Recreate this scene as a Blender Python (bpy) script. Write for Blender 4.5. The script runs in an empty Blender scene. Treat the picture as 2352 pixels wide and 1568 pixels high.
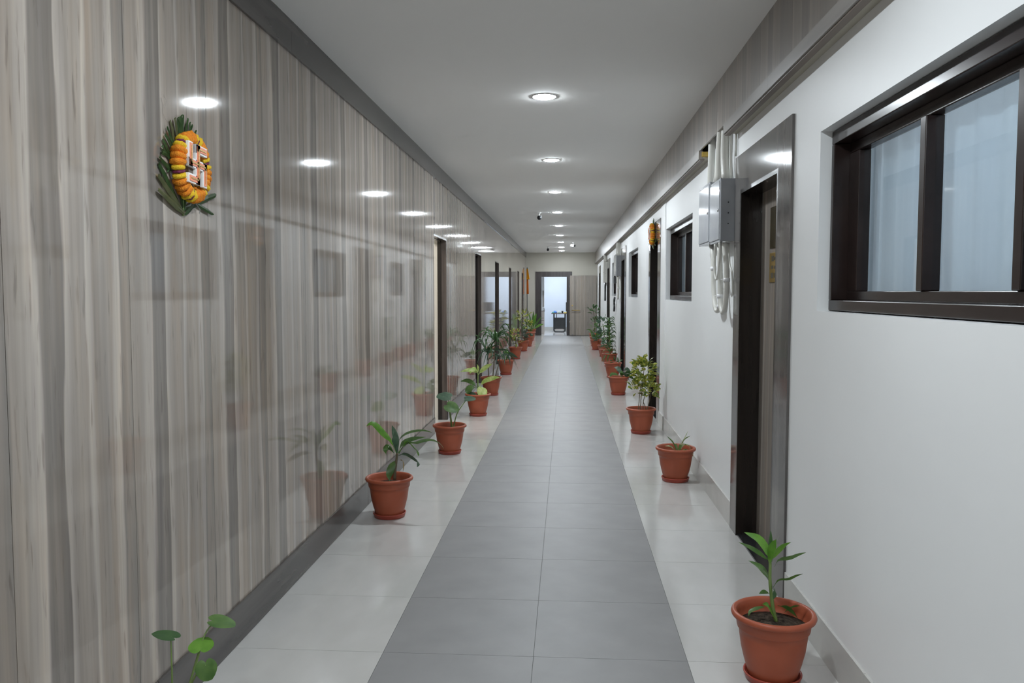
import bpy, bmesh, math, random
from mathutils import Vector, Matrix

random.seed(11)
C = bpy.context.scene.collection
sc = bpy.context.scene
PI = math.pi

# ------------------------------------------------------------------ camera
CAM_H = 1.47
cam_d = bpy.data.cameras.new('camera')
cam_d.sensor_width = 36.0
cam_d.lens = 28.47
cam_d.clip_start = 0.05
cam = bpy.data.objects.new('camera', cam_d)
C.objects.link(cam)
cam.location = (0, 0, CAM_H)
cam.rotation_euler = (PI / 2 - 0.06068, 0, 0.06698)
sc.camera = cam

# ------------------------------------------------------------------ world, exposure
w = bpy.data.worlds.new('world')
sc.world = w
w.use_nodes = True
w.node_tree.nodes['Background'].inputs[0].default_value = (0.75, 0.85, 1.0, 1)
w.node_tree.nodes['Background'].inputs[1].default_value = 0.02
sc.view_settings.view_transform = 'Standard'
sc.view_settings.look = 'None'
sc.view_settings.gamma = 1.0
sc.view_settings.use_curve_mapping = False
sc.view_settings.exposure = 0.0
sc.cycles.max_bounces = 6
sc.cycles.diffuse_bounces = 4
sc.cycles.glossy_bounces = 3
sc.cycles.use_adaptive_sampling = True
sc.cycles.adaptive_threshold = 0.1
sc.cycles.adaptive_min_samples = 16
sc.cycles.sample_clamp_indirect = 6.0
sc.cycles.use_denoising = True

LAMP_RADIANCE = 560.0          # ceiling LED panels in view
LAMP_COL = (0.87, 0.945, 1.0)
LAMP_R = 0.076


def area_disk(name, loc, r, power, col, rot=(0, 0, 0)):
    d = bpy.data.lights.new(name, 'AREA')
    d.shape = 'DISK'
    d.size = r * 2
    d.energy = power
    d.color = col
    o = bpy.data.objects.new(name, d)
    C.objects.link(o)
    o.location = loc
    o.rotation_euler = rot
    return o


# the corridor's row of ceiling lamps goes on behind and above the camera
LAMP_W = LAMP_RADIANCE * PI * PI * LAMP_R ** 2
for ly in (2.15, -0.6, -2.9):
    area_disk('ceiling_lamp_light', (-0.155, ly, 2.803), LAMP_R, LAMP_W, LAMP_COL)
# lamp of the office at the far end, lamp of the first room on the left
area_disk('office_lamp_light', (-0.35, 29.6, 2.76), 0.30, 70.0, (0.86, 0.93, 1.0))
area_disk('side_room_lamp_light', (-2.3, 8.3, 2.70), 0.20, 26.0, (1.0, 0.95, 0.88))
# lamps of the rooms behind the white wall; they show through the curtained windows
for ly in (2.6, 7.7, 12.9, 18.0):
    area_disk('room_lamp_light', (2.2, ly, 2.70), 0.20, 36.0, (0.92, 0.96, 1.0))


# ------------------------------------------------------------------ helpers
def box(bm, x0, x1, y0, y1, z0, z1):
    v = [bm.verts.new((x, y, z)) for z in (z0, z1) for y in (y0, y1) for x in (x0, x1)]
    for f in ((0, 2, 3, 1), (4, 5, 7, 6), (0, 1, 5, 4), (2, 6, 7, 3), (0, 4, 6, 2), (1, 3, 7, 5)):
        bm.faces.new([v[i] for i in f])


def boxes(*bs):
    bm = bmesh.new()
    for b in bs:
        box(bm, *b)
    return bm


def smooth_path(pts, n):
    P = [Vector(p) for p in pts]
    if len(P) == 2:
        return [P[0].lerp(P[1], i / n) for i in range(n + 1)]
    out = []
    L = len(P) - 1
    for i in range(n + 1):
        t = i / n * L
        k = min(int(t), L - 1)
        f = t - k
        p0 = P[k - 1] if k > 0 else P[0] * 2 - P[1]
        p1, p2 = P[k], P[k + 1]
        p3 = P[k + 2] if k + 2 <= L else P[L] * 2 - P[L - 1]
        out.append(0.5 * ((2 * p1) + (p2 - p0) * f + (2 * p0 - 5 * p1 + 4 * p2 - p3) * f * f
                          + (3 * p1 - p0 - 3 * p2 + p3) * f ** 3))
    return out


def tube(bm, pts, r, segs=8, n=None, r1=None):
    P = smooth_path(pts, n or max(4, 4 * (len(pts) - 1))) if n != 0 else [Vector(p) for p in pts]
    rings = []
    ref = Vector((0.31, 0.87, 0.38))
    for i, p in enumerate(P):
        t = (P[min(i + 1, len(P) - 1)] - P[max(i - 1, 0)]).normalized()
        a = t.cross(ref)
        if a.length < 1e-4:
            a = t.cross(Vector((1, 0, 0)))
        a.normalize()
        b = t.cross(a).normalized()
        rr = r if r1 is None else r + (r1 - r) * i / (len(P) - 1)
        rings.append([bm.verts.new(p + (a * math.cos(k * 2 * PI / segs) + b * math.sin(k * 2 * PI / segs)) * rr)
                      for k in range(segs)])
    for A, B in zip(rings, rings[1:]):
        for k in range(segs):
            bm.faces.new((A[k], A[(k + 1) % segs], B[(k + 1) % segs], B[k]))
    bm.faces.new(rings[0][::-1])
    bm.faces.new(rings[-1])
    return bm


def lathe(bm, prof, segs=40, wob=None):
    rings = []
    for (r, z) in prof:
        if r < 1e-6:
            rings.append([bm.verts.new((0, 0, z))])
        else:
            rings.append([bm.verts.new((r * math.cos(2 * PI * k / segs) * (wob(k, r, z) if wob else 1),
                                        r * math.sin(2 * PI * k / segs) * (wob(k, r, z) if wob else 1), z))
                          for k in range(segs)])
    for A, B in zip(rings, rings[1:]):
        for k in range(segs):
            a = [A[0]] if len(A) == 1 else [A[k], A[(k + 1) % segs]]
            b = [B[0]] if len(B) == 1 else [B[(k + 1) % segs], B[k]]
            if len(a) + len(b) >= 3:
                bm.faces.new(a + b)
    return bm


def mesh_of(name, bm, smooth=False):
    bmesh.ops.recalc_face_normals(bm, faces=bm.faces[:])
    me = bpy.data.meshes.new(name)
    bm.to_mesh(me)
    bm.free()
    if smooth:
        for p in me.polygons:
            p.use_smooth = True
    return me


def obj(name, geo, mat, parent=None, smooth=False, loc=(0, 0, 0), rot=(0, 0, 0)):
    me = geo if isinstance(geo, bpy.types.Mesh) else mesh_of(name, geo, smooth)
    if mat is not None and not me.materials:
        me.materials.append(mat)
    o = bpy.data.objects.new(name, me)
    C.objects.link(o)
    o.location = loc
    o.rotation_euler = rot
    o.parent = parent
    return o


def tag(o, label, cat=None, group=None, kind=None):
    if label:
        o['label'] = label
    if cat:
        o['category'] = cat
    if group:
        o['group'] = group
    if kind:
        o['kind'] = kind
    return o


def thing(name, label, cat, loc=(0, 0, 0), rot=(0, 0, 0), group=None, kind=None):
    o = bpy.data.objects.new(name, None)
    o.empty_display_size = 0.1
    C.objects.link(o)
    o.location = loc
    o.rotation_euler = rot
    return tag(o, label, cat, group, kind)


def copy_tree(o, parent=None):
    c = o.copy()
    C.objects.link(c)
    c.parent = parent
    for ch in list(o.children):
        copy_tree(ch, c)
    return c


def bevel(o, wd, seg=2):
    m = o.modifiers.new('bevel', 'BEVEL')
    m.width = wd
    m.segments = seg
    m.limit_method = 'ANGLE'
    return o


# ------------------------------------------------------------------ materials
def mat_base(name, rough=0.5, spec=0.5, metallic=0.0, col=(0.5, 0.5, 0.5)):
    m = bpy.data.materials.new(name)
    m.use_nodes = True
    nt = m.node_tree
    b = nt.nodes['Principled BSDF']
    b.inputs['Roughness'].default_value = rough
    b.inputs['Specular IOR Level'].default_value = spec
    b.inputs['Metallic'].default_value = metallic
    b.inputs['Base Color'].default_value = (*col, 1)
    return m, nt, b


def N(nt, typ, **kw):
    n = nt.nodes.new(typ)
    for k, v in kw.items():
        if hasattr(n, k):
            setattr(n, k, v)
        else:
            n.inputs[k].default_value = v
    return n


def ramp(nt, stops, interp='LINEAR'):
    r = nt.nodes.new('ShaderNodeValToRGB')
    e = r.color_ramp.elements
    r.color_ramp.interpolation = interp
    e[0].position, e[0].color = stops[0][0], (*stops[0][1], 1)
    e[1].position, e[1].color = stops[-1][0], (*stops[-1][1], 1)
    for p, c in stops[1:-1]:
        x = e.new(p)
        x.color = (*c, 1)
    return r


def noisy(name, c1, c2, scale=(4, 4, 4), rough=0.5, spec=0.5, metallic=0.0, detail=4, bump=0.0, lo=0.3, hi=0.7,
          coord='Object', bscale=None):
    """two-tone procedural surface: noise between c1 and c2, optional fine relief"""
    m, nt, b = mat_base(name, rough, spec, metallic)
    tc = N(nt, 'ShaderNodeTexCoord')
    mp = N(nt, 'ShaderNodeMapping')
    mp.inputs['Scale'].default_value = scale
    nz = N(nt, 'ShaderNodeTexNoise')
    nz.inputs['Scale'].default_value = 1.0
    nz.inputs['Detail'].default_value = detail
    rp = ramp(nt, [(lo, c1), (hi, c2)])
    nt.links.new(tc.outputs[coord], mp.inputs['Vector'])
    nt.links.new(mp.outputs[0], nz.inputs['Vector'])
    nt.links.new(nz.outputs['Fac'], rp.inputs['Fac'])
    nt.links.new(rp.outputs[0], b.inputs['Base Color'])
    if bump:
        n2 = N(nt, 'ShaderNodeTexNoise')
        n2.inputs['Scale'].default_value = 1.0
        n2.inputs['Detail'].default_value = 3
        mp2 = N(nt, 'ShaderNodeMapping')
        mp2.inputs['Scale'].default_value = bscale or tuple(s * 6 for s in scale)
        nt.links.new(tc.outputs[coord], mp2.inputs['Vector'])
        nt.links.new(mp2.outputs[0], n2.inputs['Vector'])
        bp = N(nt, 'ShaderNodeBump')
        bp.inputs['Strength'].default_value = bump
        bp.inputs['Distance'].default_value = 0.01
        nt.links.new(n2.outputs['Fac'], bp.inputs['Height'])
        nt.links.new(bp.outputs[0], b.inputs['Normal'])
    return m


def laminate(name, gain=1.0, rough=0.07, wave=0.03, con=1.0):
    """vertical plank print that repeats on every panel (u runs across the panel, v up)"""
    m, nt, b = mat_base(name, rough, 0.5)
    L = nt.links.new
    uv = N(nt, 'ShaderNodeUVMap')
    oi = N(nt, 'ShaderNodeObjectInfo')
    sep = N(nt, 'ShaderNodeSeparateXYZ')
    L(uv.outputs[0], sep.inputs[0])
    # random shift of the print along v, panel by panel
    sh = N(nt, 'ShaderNodeMath', operation='MULTIPLY')
    sh.inputs[1].default_value = 23.0
    L(oi.outputs['Random'], sh.inputs[0])
    vv = N(nt, 'ShaderNodeMath', operation='ADD')
    L(sep.outputs['Y'], vv.inputs[0])
    L(sh.outputs[0], vv.inputs[1])

    def coords(su, sv):
        c = N(nt, 'ShaderNodeCombineXYZ')
        a = N(nt, 'ShaderNodeMath', operation='MULTIPLY')
        a.inputs[1].default_value = su
        d = N(nt, 'ShaderNodeMath', operation='MULTIPLY')
        d.inputs[1].default_value = sv
        L(sep.outputs['X'], a.inputs[0])
        L(vv.outputs[0], d.inputs[0])
        L(a.outputs[0], c.inputs['X'])
        L(d.outputs[0], c.inputs['Y'])
        return c

    def noise(su, sv, det=3, rgh=0.5):
        n = N(nt, 'ShaderNodeTexNoise')
        n.inputs['Scale'].default_value = 1.0
        n.inputs['Detail'].default_value = det
        n.inputs['Roughness'].default_value = rgh
        L(coords(su, sv).outputs[0], n.inputs['Vector'])
        return n

    def mul(c1, c2, f=1.0):
        x = N(nt, 'ShaderNodeMixRGB', blend_type='MULTIPLY')
        x.inputs[0].default_value = f
        L(c1.outputs[0], x.inputs[1])
        L(c2.outputs[0], x.inputs[2])
        return x

    wig = noise(6.0, 0.9, 3)
    w1 = N(nt, 'ShaderNodeMath', operation='MULTIPLY_ADD')
    w1.inputs[1].default_value = 0.15
    w1.inputs[2].default_value = -0.075
    L(wig.outputs['Fac'], w1.inputs[0])
    u2 = N(nt, 'ShaderNodeMath', operation='ADD')
    L(sep.outputs['X'], u2.inputs[0])
    L(w1.outputs[0], u2.inputs[1])
    base = (0.352, 0.312, 0.274)

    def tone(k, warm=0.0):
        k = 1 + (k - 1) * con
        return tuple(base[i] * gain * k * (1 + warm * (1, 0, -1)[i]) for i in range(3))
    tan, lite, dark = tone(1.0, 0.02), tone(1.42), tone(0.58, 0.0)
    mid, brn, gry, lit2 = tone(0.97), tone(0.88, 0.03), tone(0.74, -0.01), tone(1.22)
    rp = ramp(nt, [(0.0, gry), (0.012, tan), (0.12, mid), (0.145, lit2), (0.205, lite), (0.225, gry), (0.26, dark),
                   (0.31, gry), (0.34, dark), (0.392, dark), (0.402, lite), (0.43, lit2), (0.46, mid), (0.53, tan),
                   (0.60, mid), (0.612, lite), (0.635, lit2), (0.655, brn), (0.74, mid), (0.81, brn), (0.835, lit2),
                   (0.875, lite), (0.89, gry), (0.93, brn), (0.985, gry), (1.0, gry)])
    L(u2.outputs[0], rp.inputs['Fac'])
    q = 0.6 * con
    gr = ramp(nt, [(0.25, (1 - 0.26 * q,) * 3), (0.5, (1, 1, 1)), (0.78, (1 + 0.22 * q, 1 + 0.21 * q, 1 + 0.19 * q))])
    L(noise(34.0, 1.4, 4, 0.55).outputs['Fac'], gr.inputs['Fac'])
    # broad blotches (warm / cool), fading streaks
    br = ramp(nt, [(0.30, (0.84, 0.845, 0.87)), (0.5, (1, 1, 1)), (0.7, (1.14, 1.06, 0.98))])
    L(noise(5.0, 1.0, 4, 0.6).outputs['Fac'], br.inputs['Fac'])
    fl_ = ramp(nt, [(0.35, (0.88, 0.88, 0.89)), (0.65, (1.10, 1.10, 1.09))])
    L(noise(11.0, 0.5, 3).outputs['Fac'], fl_.inputs['Fac'])
    # short dark pores and cracks
    pr = ramp(nt, [(0.29, (0.52, 0.49, 0.48)), (0.40, (1, 1, 1))])
    L(noise(30.0, 5.0, 3).outputs['Fac'], pr.inputs['Fac'])
    out = mul(mul(mul(mul(rp, gr), br, 0.9 * con), fl_, 0.9 * con), pr, 0.7 * con)
    L(out.outputs[0], b.inputs['Base Color'])
    if wave:
        wn = noise(14.0, 2.2, 2)
        bp = N(nt, 'ShaderNodeBump')
        bp.inputs['Strength'].default_value = wave
        bp.inputs['Distance'].default_value = 0.004
        L(wn.outputs['Fac'], bp.inputs['Height'])
        L(bp.outputs[0], b.inputs['Normal'])
    return m


def glass_mat(name, tint=(0.94, 0.97, 0.985)):
    m = bpy.data.materials.new(name)
    m.use_nodes = True
    nt = m.node_tree
    nt.nodes.remove(nt.nodes['Principled BSDF'])
    out = nt.nodes['Material Output']
    tr = N(nt, 'ShaderNodeBsdfTransparent')
    tr.inputs[0].default_value = (*tint, 1)
    gl = N(nt, 'ShaderNodeBsdfGlossy')
    gl.inputs['Roughness'].default_value = 0.02
    fr = N(nt, 'ShaderNodeFresnel')
    fr.inputs[0].default_value = 1.5
    mx = N(nt, 'ShaderNodeMixShader')
    ge = N(nt, 'ShaderNodeNewGeometry')
    inv = N(nt, 'ShaderNodeMath', operation='SUBTRACT')
    inv.inputs[0].default_value = 1.0
    nt.links.new(ge.outputs['Backfacing'], inv.inputs[1])
    front = N(nt, 'ShaderNodeMath', operation='MULTIPLY')     # reflect at the outer face only
    nt.links.new(fr.outputs[0], front.inputs[0])
    nt.links.new(inv.outputs[0], front.inputs[1])
    nt.links.new(front.outputs[0], mx.inputs[0])
    nt.links.new(tr.outputs[0], mx.inputs[1])
    nt.links.new(gl.outputs[0], mx.inputs[2])
    nt.links.new(mx.outputs[0], out.inputs['Surface'])
    return m


def emit_mat(name, col, strength):
    m = bpy.data.materials.new(name)
    m.use_nodes = True
    nt = m.node_tree
    b = nt.nodes['Principled BSDF']
    b.inputs['Base Color'].default_value = (0.9, 0.9, 0.9, 1)
    b.inputs['Emission Color'].default_value = (*col, 1)
    b.inputs['Emission Strength'].default_value = strength
    return m


M = {}
M['laminate'] = laminate('grey_brown_laminate', 1.0, 0.05, 0.03, 0.9)
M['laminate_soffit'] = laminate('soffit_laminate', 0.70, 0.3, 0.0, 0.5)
M['laminate_door'] = laminate('door_laminate', 0.85, 0.2, 0.0, 0.5)
M['band'] = noisy('dark_grey_wood_band', (0.060, 0.055, 0.053), (0.115, 0.105, 0.098), (12, 0.7, 14), 0.16, bump=0.0)
M['moulding'] = noisy('pale_grey_moulding', (0.24, 0.225, 0.21), (0.33, 0.31, 0.29), (12, 0.8, 14), 0.35)
M['soffit_under'] = noisy('soffit_underside', (0.42, 0.39, 0.32), (0.47, 0.44, 0.36), (3, 1, 3), 0.6)
M['moulding_edge'] = noisy('brown_moulding_edge', (0.15, 0.12, 0.10), (0.2, 0.16, 0.13), (8, 1, 8), 0.5)
M['white_wall'] = noisy('white_wall_paint', (0.82, 0.83, 0.83), (0.85, 0.86, 0.86), (1.3, 1.3, 1.3), 0.42, 0.35,
                        bump=0.03, bscale=(30, 30, 30))
M['cream_wall'] = noisy('cream_wall_paint', (0.46, 0.44, 0.38), (0.49, 0.47, 0.41), (1.5, 1.5, 1.5), 0.5, 0.35)
M['side_room'] = noisy('side_room_paint', (0.78, 0.75, 0.69), (0.82, 0.79, 0.73), (1.5, 1.5, 1.5), 0.6)
M['office_wall'] = noisy('office_wall_paint', (0.70, 0.76, 0.86), (0.74, 0.80, 0.88), (1.5, 1.5, 1.5), 0.5)
M['ceiling'] = noisy('ceiling_paint', (0.89, 0.88, 0.86), (0.92, 0.91, 0.89), (0.8, 0.5, 0.8), 0.9, 0.1)
M['tile_side'] = noisy('cream_polished_tile', (0.515, 0.505, 0.485), (0.56, 0.55, 0.53), (7, 3.5, 5), 0.13, 0.4, detail=6)
M['tile_mid'] = noisy('grey_satin_tile', (0.242, 0.238, 0.238), (0.278, 0.273, 0.272), (5, 5, 5), 0.46, 0.33, detail=6)
M['grout'] = noisy('grout', (0.16, 0.16, 0.157), (0.20, 0.20, 0.195), (20, 20, 20), 0.8)
M['skirt_tile'] = noisy('skirting_tile', (0.50, 0.495, 0.47), (0.57, 0.56, 0.53), (5, 3, 5), 0.14, detail=6)
M['granite'] = noisy('black_granite', (0.012, 0.012, 0.013), (0.035, 0.035, 0.037), (90, 90, 90), 0.12)
M['architrave'] = noisy('grey_architrave_laminate', (0.085, 0.078, 0.075), (0.16, 0.148, 0.14), (9, 9, 0.9), 0.09)
M['jamb'] = noisy('dark_brown_jamb', (0.008, 0.006, 0.0055), (0.024, 0.018, 0.015), (14, 14, 1.0), 0.22)
M['jamb_brown'] = noisy('brown_jamb', (0.05, 0.04, 0.035), (0.11, 0.09, 0.08), (26, 26, 1.2), 0.22)
M['end_frame'] = noisy('charcoal_door_frame', (0.038, 0.033, 0.033), (0.07, 0.062, 0.062), (16, 16, 1.5), 0.2)
M['window_frame'] = noisy('dark_brown_window_paint', (0.015, 0.009, 0.008), (0.026, 0.0155, 0.0135), (5, 5, 5), 0.24, 0.35)
M['glass'] = glass_mat('window_glass')
M['curtain'] = noisy('pale_blue_curtain', (0.56, 0.62, 0.67), (0.62, 0.68, 0.72), (3, 3, 0.6), 0.8)
M['brass'] = noisy('brass', (0.62, 0.43, 0.12), (0.76, 0.55, 0.2), (20, 20, 20), 0.3, metallic=0.9)
M['bronze'] = noisy('dark_bronze_plate', (0.06, 0.045, 0.02), (0.12, 0.09, 0.04), (8, 8, 8), 0.2, metallic=0.5)
M['ink'] = noisy('dark_engraving', (0.06, 0.05, 0.03), (0.09, 0.07, 0.04), (50, 50, 50), 0.5)
M['lamp'] = emit_mat('led_diffuser', LAMP_COL, LAMP_RADIANCE)
M['white_plastic'] = noisy('white_plastic', (0.76, 0.76, 0.76), (0.8, 0.8, 0.8), (10, 10, 10), 0.35)
M['conduit'] = noisy('offwhite_conduit', (0.62, 0.61, 0.56), (0.70, 0.69, 0.64), (14, 14, 3), 0.4)
M['enamel'] = noisy('pale_grey_enamel', (0.50, 0.52, 0.56), (0.56, 0.58, 0.61), (6, 6, 6), 0.08)
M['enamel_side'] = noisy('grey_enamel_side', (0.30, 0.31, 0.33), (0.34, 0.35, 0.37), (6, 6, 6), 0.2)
M['steel'] = noisy('screw_steel', (0.5, 0.5, 0.5), (0.65, 0.65, 0.65), (40, 40, 40), 0.25, metallic=0.9)
M['black'] = noisy('black_plastic', (0.014, 0.015, 0.017), (0.028, 0.029, 0.032), (20, 20, 20), 0.35)
M['cctv'] = noisy('camera_black', (0.02, 0.023, 0.028), (0.035, 0.04, 0.046), (20, 20, 20), 0.3)
M['yellow_ply'] = noisy('yellow_plywood', (0.50, 0.33, 0.06), (0.6, 0.42, 0.1), (20, 20, 20), 0.6)
M['terracotta'] = noisy('terracotta_plastic', (0.34, 0.080, 0.038), (0.385, 0.095, 0.046), (9, 9, 6), 0.42, 0.4)
M['saucer'] = noisy('saucer_plastic', (0.33, 0.055, 0.035), (0.38, 0.07, 0.045), (9, 9, 6), 0.38, 0.4)
M['soil'] = noisy('dark_soil', (0.018, 0.014, 0.011), (0.085, 0.065, 0.048), (60, 60, 60), 0.95, 0.1, bump=1.0, bscale=(90, 90, 90))
M['bark'] = noisy('plant_stem_brown', (0.10, 0.085, 0.05), (0.18, 0.15, 0.09), (40, 40, 12), 0.7)
M['stalk'] = noisy('plant_stem_green', (0.11, 0.19, 0.05), (0.19, 0.27, 0.08), (30, 30, 8), 0.5)
M['leaf_bright'] = noisy('leaf_bright_green', (0.085, 0.24, 0.025), (0.17, 0.36, 0.05), (25, 25, 25), 0.35)
M['leaf_mid'] = noisy('leaf_mid_green', (0.055, 0.135, 0.03), (0.12, 0.22, 0.055), (25, 25, 25), 0.36)
M['leaf_dark'] = noisy('leaf_dark_green', (0.028, 0.085, 0.025), (0.06, 0.14, 0.04), (25, 25, 25), 0.32)
M['leaf_blue'] = noisy('leaf_grey_green', (0.045, 0.10, 0.065), (0.12, 0.19, 0.12), (22, 22, 22), 0.35)
M['leaf_pale'] = noisy('leaf_pale_yellow_green', (0.34, 0.48, 0.10), (0.58, 0.66, 0.26), (22, 22, 22), 0.4, lo=0.4, hi=0.62)
M['leaf_croton'] = noisy('leaf_variegated_croton', (0.10, 0.19, 0.035), (0.60, 0.56, 0.11), (45, 45, 45), 0.35, lo=0.42, hi=0.6)
M['leaf_cream'] = noisy('leaf_striped_cream', (0.16, 0.32, 0.08), (0.62, 0.68, 0.42), (60, 60, 14), 0.4, lo=0.42, hi=0.6)
M['leaf_dry'] = noisy('leaf_dry_tan', (0.30, 0.20, 0.08), (0.42, 0.30, 0.14), (30, 30, 30), 0.6)
M['palm'] = noisy('palm_green', (0.06, 0.13, 0.045), (0.12, 0.21, 0.08), (30, 30, 30), 0.4)
M['palm_pale'] = noisy('palm_dry_green', (0.18, 0.20, 0.09), (0.26, 0.27, 0.14), (30, 30, 30), 0.5)
M['marigold_orange'] = noisy('marigold_orange', (0.78, 0.20, 0.008), (0.95, 0.34, 0.015), (120, 120, 120), 0.7, bump=0.6, bscale=(300, 300, 300))
M['marigold_yellow'] = noisy('marigold_yellow', (0.85, 0.50, 0.01), (0.95, 0.66, 0.03), (120, 120, 120), 0.7, bump=0.6, bscale=(300, 300, 300))
M['maroon'] = noisy('flower_maroon', (0.12, 0.012, 0.05), (0.20, 0.022, 0.08), (120, 120, 120), 0.7)
M['plaque_white'] = noisy('plaque_white', (0.88, 0.88, 0.87), (0.92, 0.92, 0.91), (30, 30, 30), 0.4)
M['plaque_orange'] = noisy('plaque_salmon', (0.88, 0.26, 0.14), (0.95, 0.36, 0.2), (30, 30, 30), 0.5)
M['gold_glitter'] = noisy('gold_glitter', (0.40, 0.24, 0.05), (0.8, 0.55, 0.2), (400, 400, 400), 0.3, metallic=0.7)
M['clear'] = glass_mat('clear_plastic', (0.97, 0.97, 0.97))
M['saffron'] = noisy('saffron_cloth', (0.85, 0.20, 0.012), (0.95, 0.30, 0.02), (6, 6, 2), 0.8)
M['saffron_yellow'] = noisy('saffron_cloth_yellow', (0.92, 0.42, 0.01), (0.98, 0.52, 0.02), (6, 6, 2), 0.8)
M['office_white'] = noisy('office_cabinet_white', (0.74, 0.77, 0.82), (0.8, 0.82, 0.86), (3, 3, 3), 0.35)
M['office_beige'] = noisy('office_cabinet_beige', (0.50, 0.45, 0.43), (0.58, 0.53, 0.5), (8, 8, 1), 0.35)
M['desk_dark'] = noisy('desk_charcoal', (0.03, 0.032, 0.035), (0.045, 0.047, 0.05), (6, 6, 6), 0.35)
M['desk_top'] = noisy('desk_top_wood', (0.13, 0.10, 0.085), (0.19, 0.15, 0.125), (3, 20, 20), 0.3)
M['teal'] = noisy('teal_cover', (0.05, 0.27, 0.27), (0.08, 0.34, 0.33), (20, 20, 20), 0.5)
M['blue'] = noisy('blue_cloth', (0.06, 0.16, 0.5), (0.1, 0.24, 0.6), (20, 20, 20), 0.6)
M['paper'] = noisy('white_paper', (0.78, 0.79, 0.8), (0.84, 0.85, 0.86), (20, 20, 20), 0.7)
M['green_file'] = noisy('pale_green_file', (0.35, 0.52, 0.4), (0.42, 0.6, 0.47), (20, 20, 20), 0.6)
M['yellow'] = noisy('yellow_card', (0.8, 0.6, 0.1), (0.88, 0.7, 0.16), (20, 20, 20), 0.6)



def add_translucency(m, f):
    nt = m.node_tree
    b = nt.nodes['Principled BSDF']
    out = nt.nodes['Material Output']
    tl = N(nt, 'ShaderNodeBsdfTranslucent')
    mx = N(nt, 'ShaderNodeMixShader')
    mx.inputs[0].default_value = f
    nt.links.new(b.inputs['Base Color'].links[0].from_socket, tl.inputs[0])
    nt.links.new(b.outputs[0], mx.inputs[1])
    nt.links.new(tl.outputs[0], mx.inputs[2])
    nt.links.new(mx.outputs[0], out.inputs['Surface'])


for k_ in list(M):
    if k_.startswith('leaf_') or k_.startswith('palm'):
        add_translucency(M[k_], 0.28)
add_translucency(M['curtain'], 0.45)

# ------------------------------------------------------------------ dimensions
XL, XR = -1.372, 1.04          # faces of the two long walls
Y0, YE = -3.2, 27.6            # corridor from behind the camera to the end wall
ZC = 2.81                      # ceiling
ZS = 2.495                     # lower edge of the soffit panels
XS = 0.961                     # soffit face
PANEL = 0.575
DOORS_L = [(8.33, 9.23), (12.17, 13.03), (15.58, 16.46), (19.36, 20.12), (22.75, 23.55), (24.9, 25.75)]
DOOR_L_TOP = 2.075
DOORS_R = [(4.07, 4.93), (9.27, 10.13), (14.52, 15.38), (19.72, 20.58), (25.0, 25.86)]
DOOR_R_TOP = 2.075
WINS_R = [(1.67, 3.45), (6.84, 8.62), (11.97, 13.72), (17.2, 18.75)]
WIN_Z = (1.392, 2.128)

# ------------------------------------------------------------------ floor
fl = obj('floor', boxes((-4.2, 3.1, Y0 - 0.3, 32.2, -0.12, -0.004)), M['grout'])
tag(fl, 'tiled corridor floor with grey runner of tiles between pale polished tiles', 'floor', kind='structure')
GAP = 0.0011
tile_meshes = {}
cols = [(XL, -0.742, 'tile_side'), (-0.742, -0.127, 'tile_mid'), (-0.127, 0.488, 'tile_mid'), (0.488, XR, 'tile_side')]
for ci, (xa, xb, mk) in enumerate(cols):
    bm = boxes((xa + GAP, xb - GAP, GAP, 0.6 - GAP, -0.005, 0.0))
    tile_meshes[ci] = mesh_of('tile', bm)
yy = 3.19 - 0.6 * 9
while yy < YE:
    for ci, (xa, xb, mk) in enumerate(cols):
        oy = (0.0, 0.0, 0.0, 0.0)[ci]
        if yy + 0.6 > YE + 0.05:
            me = mesh_of('tile', boxes((xa + GAP, xb - GAP, GAP, YE - yy - GAP, -0.005, 0.0)))
        else:
            me = tile_meshes[ci]
        obj('tile', me, M[mk], fl, loc=(0, yy + oy, 0))
    yy += 0.6
# floors of the doorways and rooms beside the corridor
for (a, b_) in DOORS_L:
    obj('tile', boxes((-2.0 if a > 9 else -4.0, XL - GAP, a - (0.02 if a > 9 else 0.8), b_ + 0.02, -0.005, 0.0)), M['tile_side'], fl)
obj('tile', boxes((-2.3, 2.3, YE + GAP, 32.0, -0.005, 0.0)), M['tile_side'], fl)

# ------------------------------------------------------------------ ceiling
ce = obj('ceiling', boxes((-1.6, 1.5, Y0 - 0.2, YE + 0.1, ZC, ZC + 0.1)), M['ceiling'])
tag(ce, 'plain white painted ceiling with a row of round lights', 'ceiling', kind='structure')


# ------------------------------------------------------------------ long walls with holes
def wall_with_holes(x0, x1, ya, yb, z0, z1, holes):
    """slab along Y with rectangular holes (y0, y1, z0, z1)"""
    bm = bmesh.new()
    y = ya
    for (h0, h1, hz0, hz1) in sorted(holes):
        if h0 > y:
            box(bm, x0, x1, y, h0, z0, z1)
        if hz0 > z0:
            box(bm, x0, x1, h0, h1, z0, hz0)
        if hz1 < z1:
            box(bm, x0, x1, h0, h1, hz1, z1)
        y = h1
    if y < yb:
        box(bm, x0, x1, y, yb, z0, z1)
    return bm


wl = obj('wall_left', wall_with_holes(XL - 0.20, XL - 0.0095, Y0, YE + 0.2, 0, ZC,
                                      [(a, b_, 0, DOOR_L_TOP) for a, b_ in DOORS_L]), M['side_room'])
tag(wl, 'long left wall clad in glossy grey-brown laminate planks', 'wall', kind='structure')

obj('backing_board', wall_with_holes(XL - 0.0095, XL - 0.008, Y0, YE, 0, ZC, [(a, b_, 0, DOOR_L_TOP) for a, b_ in DOORS_L]), M['jamb'], wl)


def uv_planar(me, y0, wd):
    uvl = me.uv_layers.new(name='UVMap')
    for lp in me.loops:
        co = me.vertices[lp.vertex_index].co
        uvl.data[lp.index].uv = ((co.y - y0) / wd, co.z)


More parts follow.
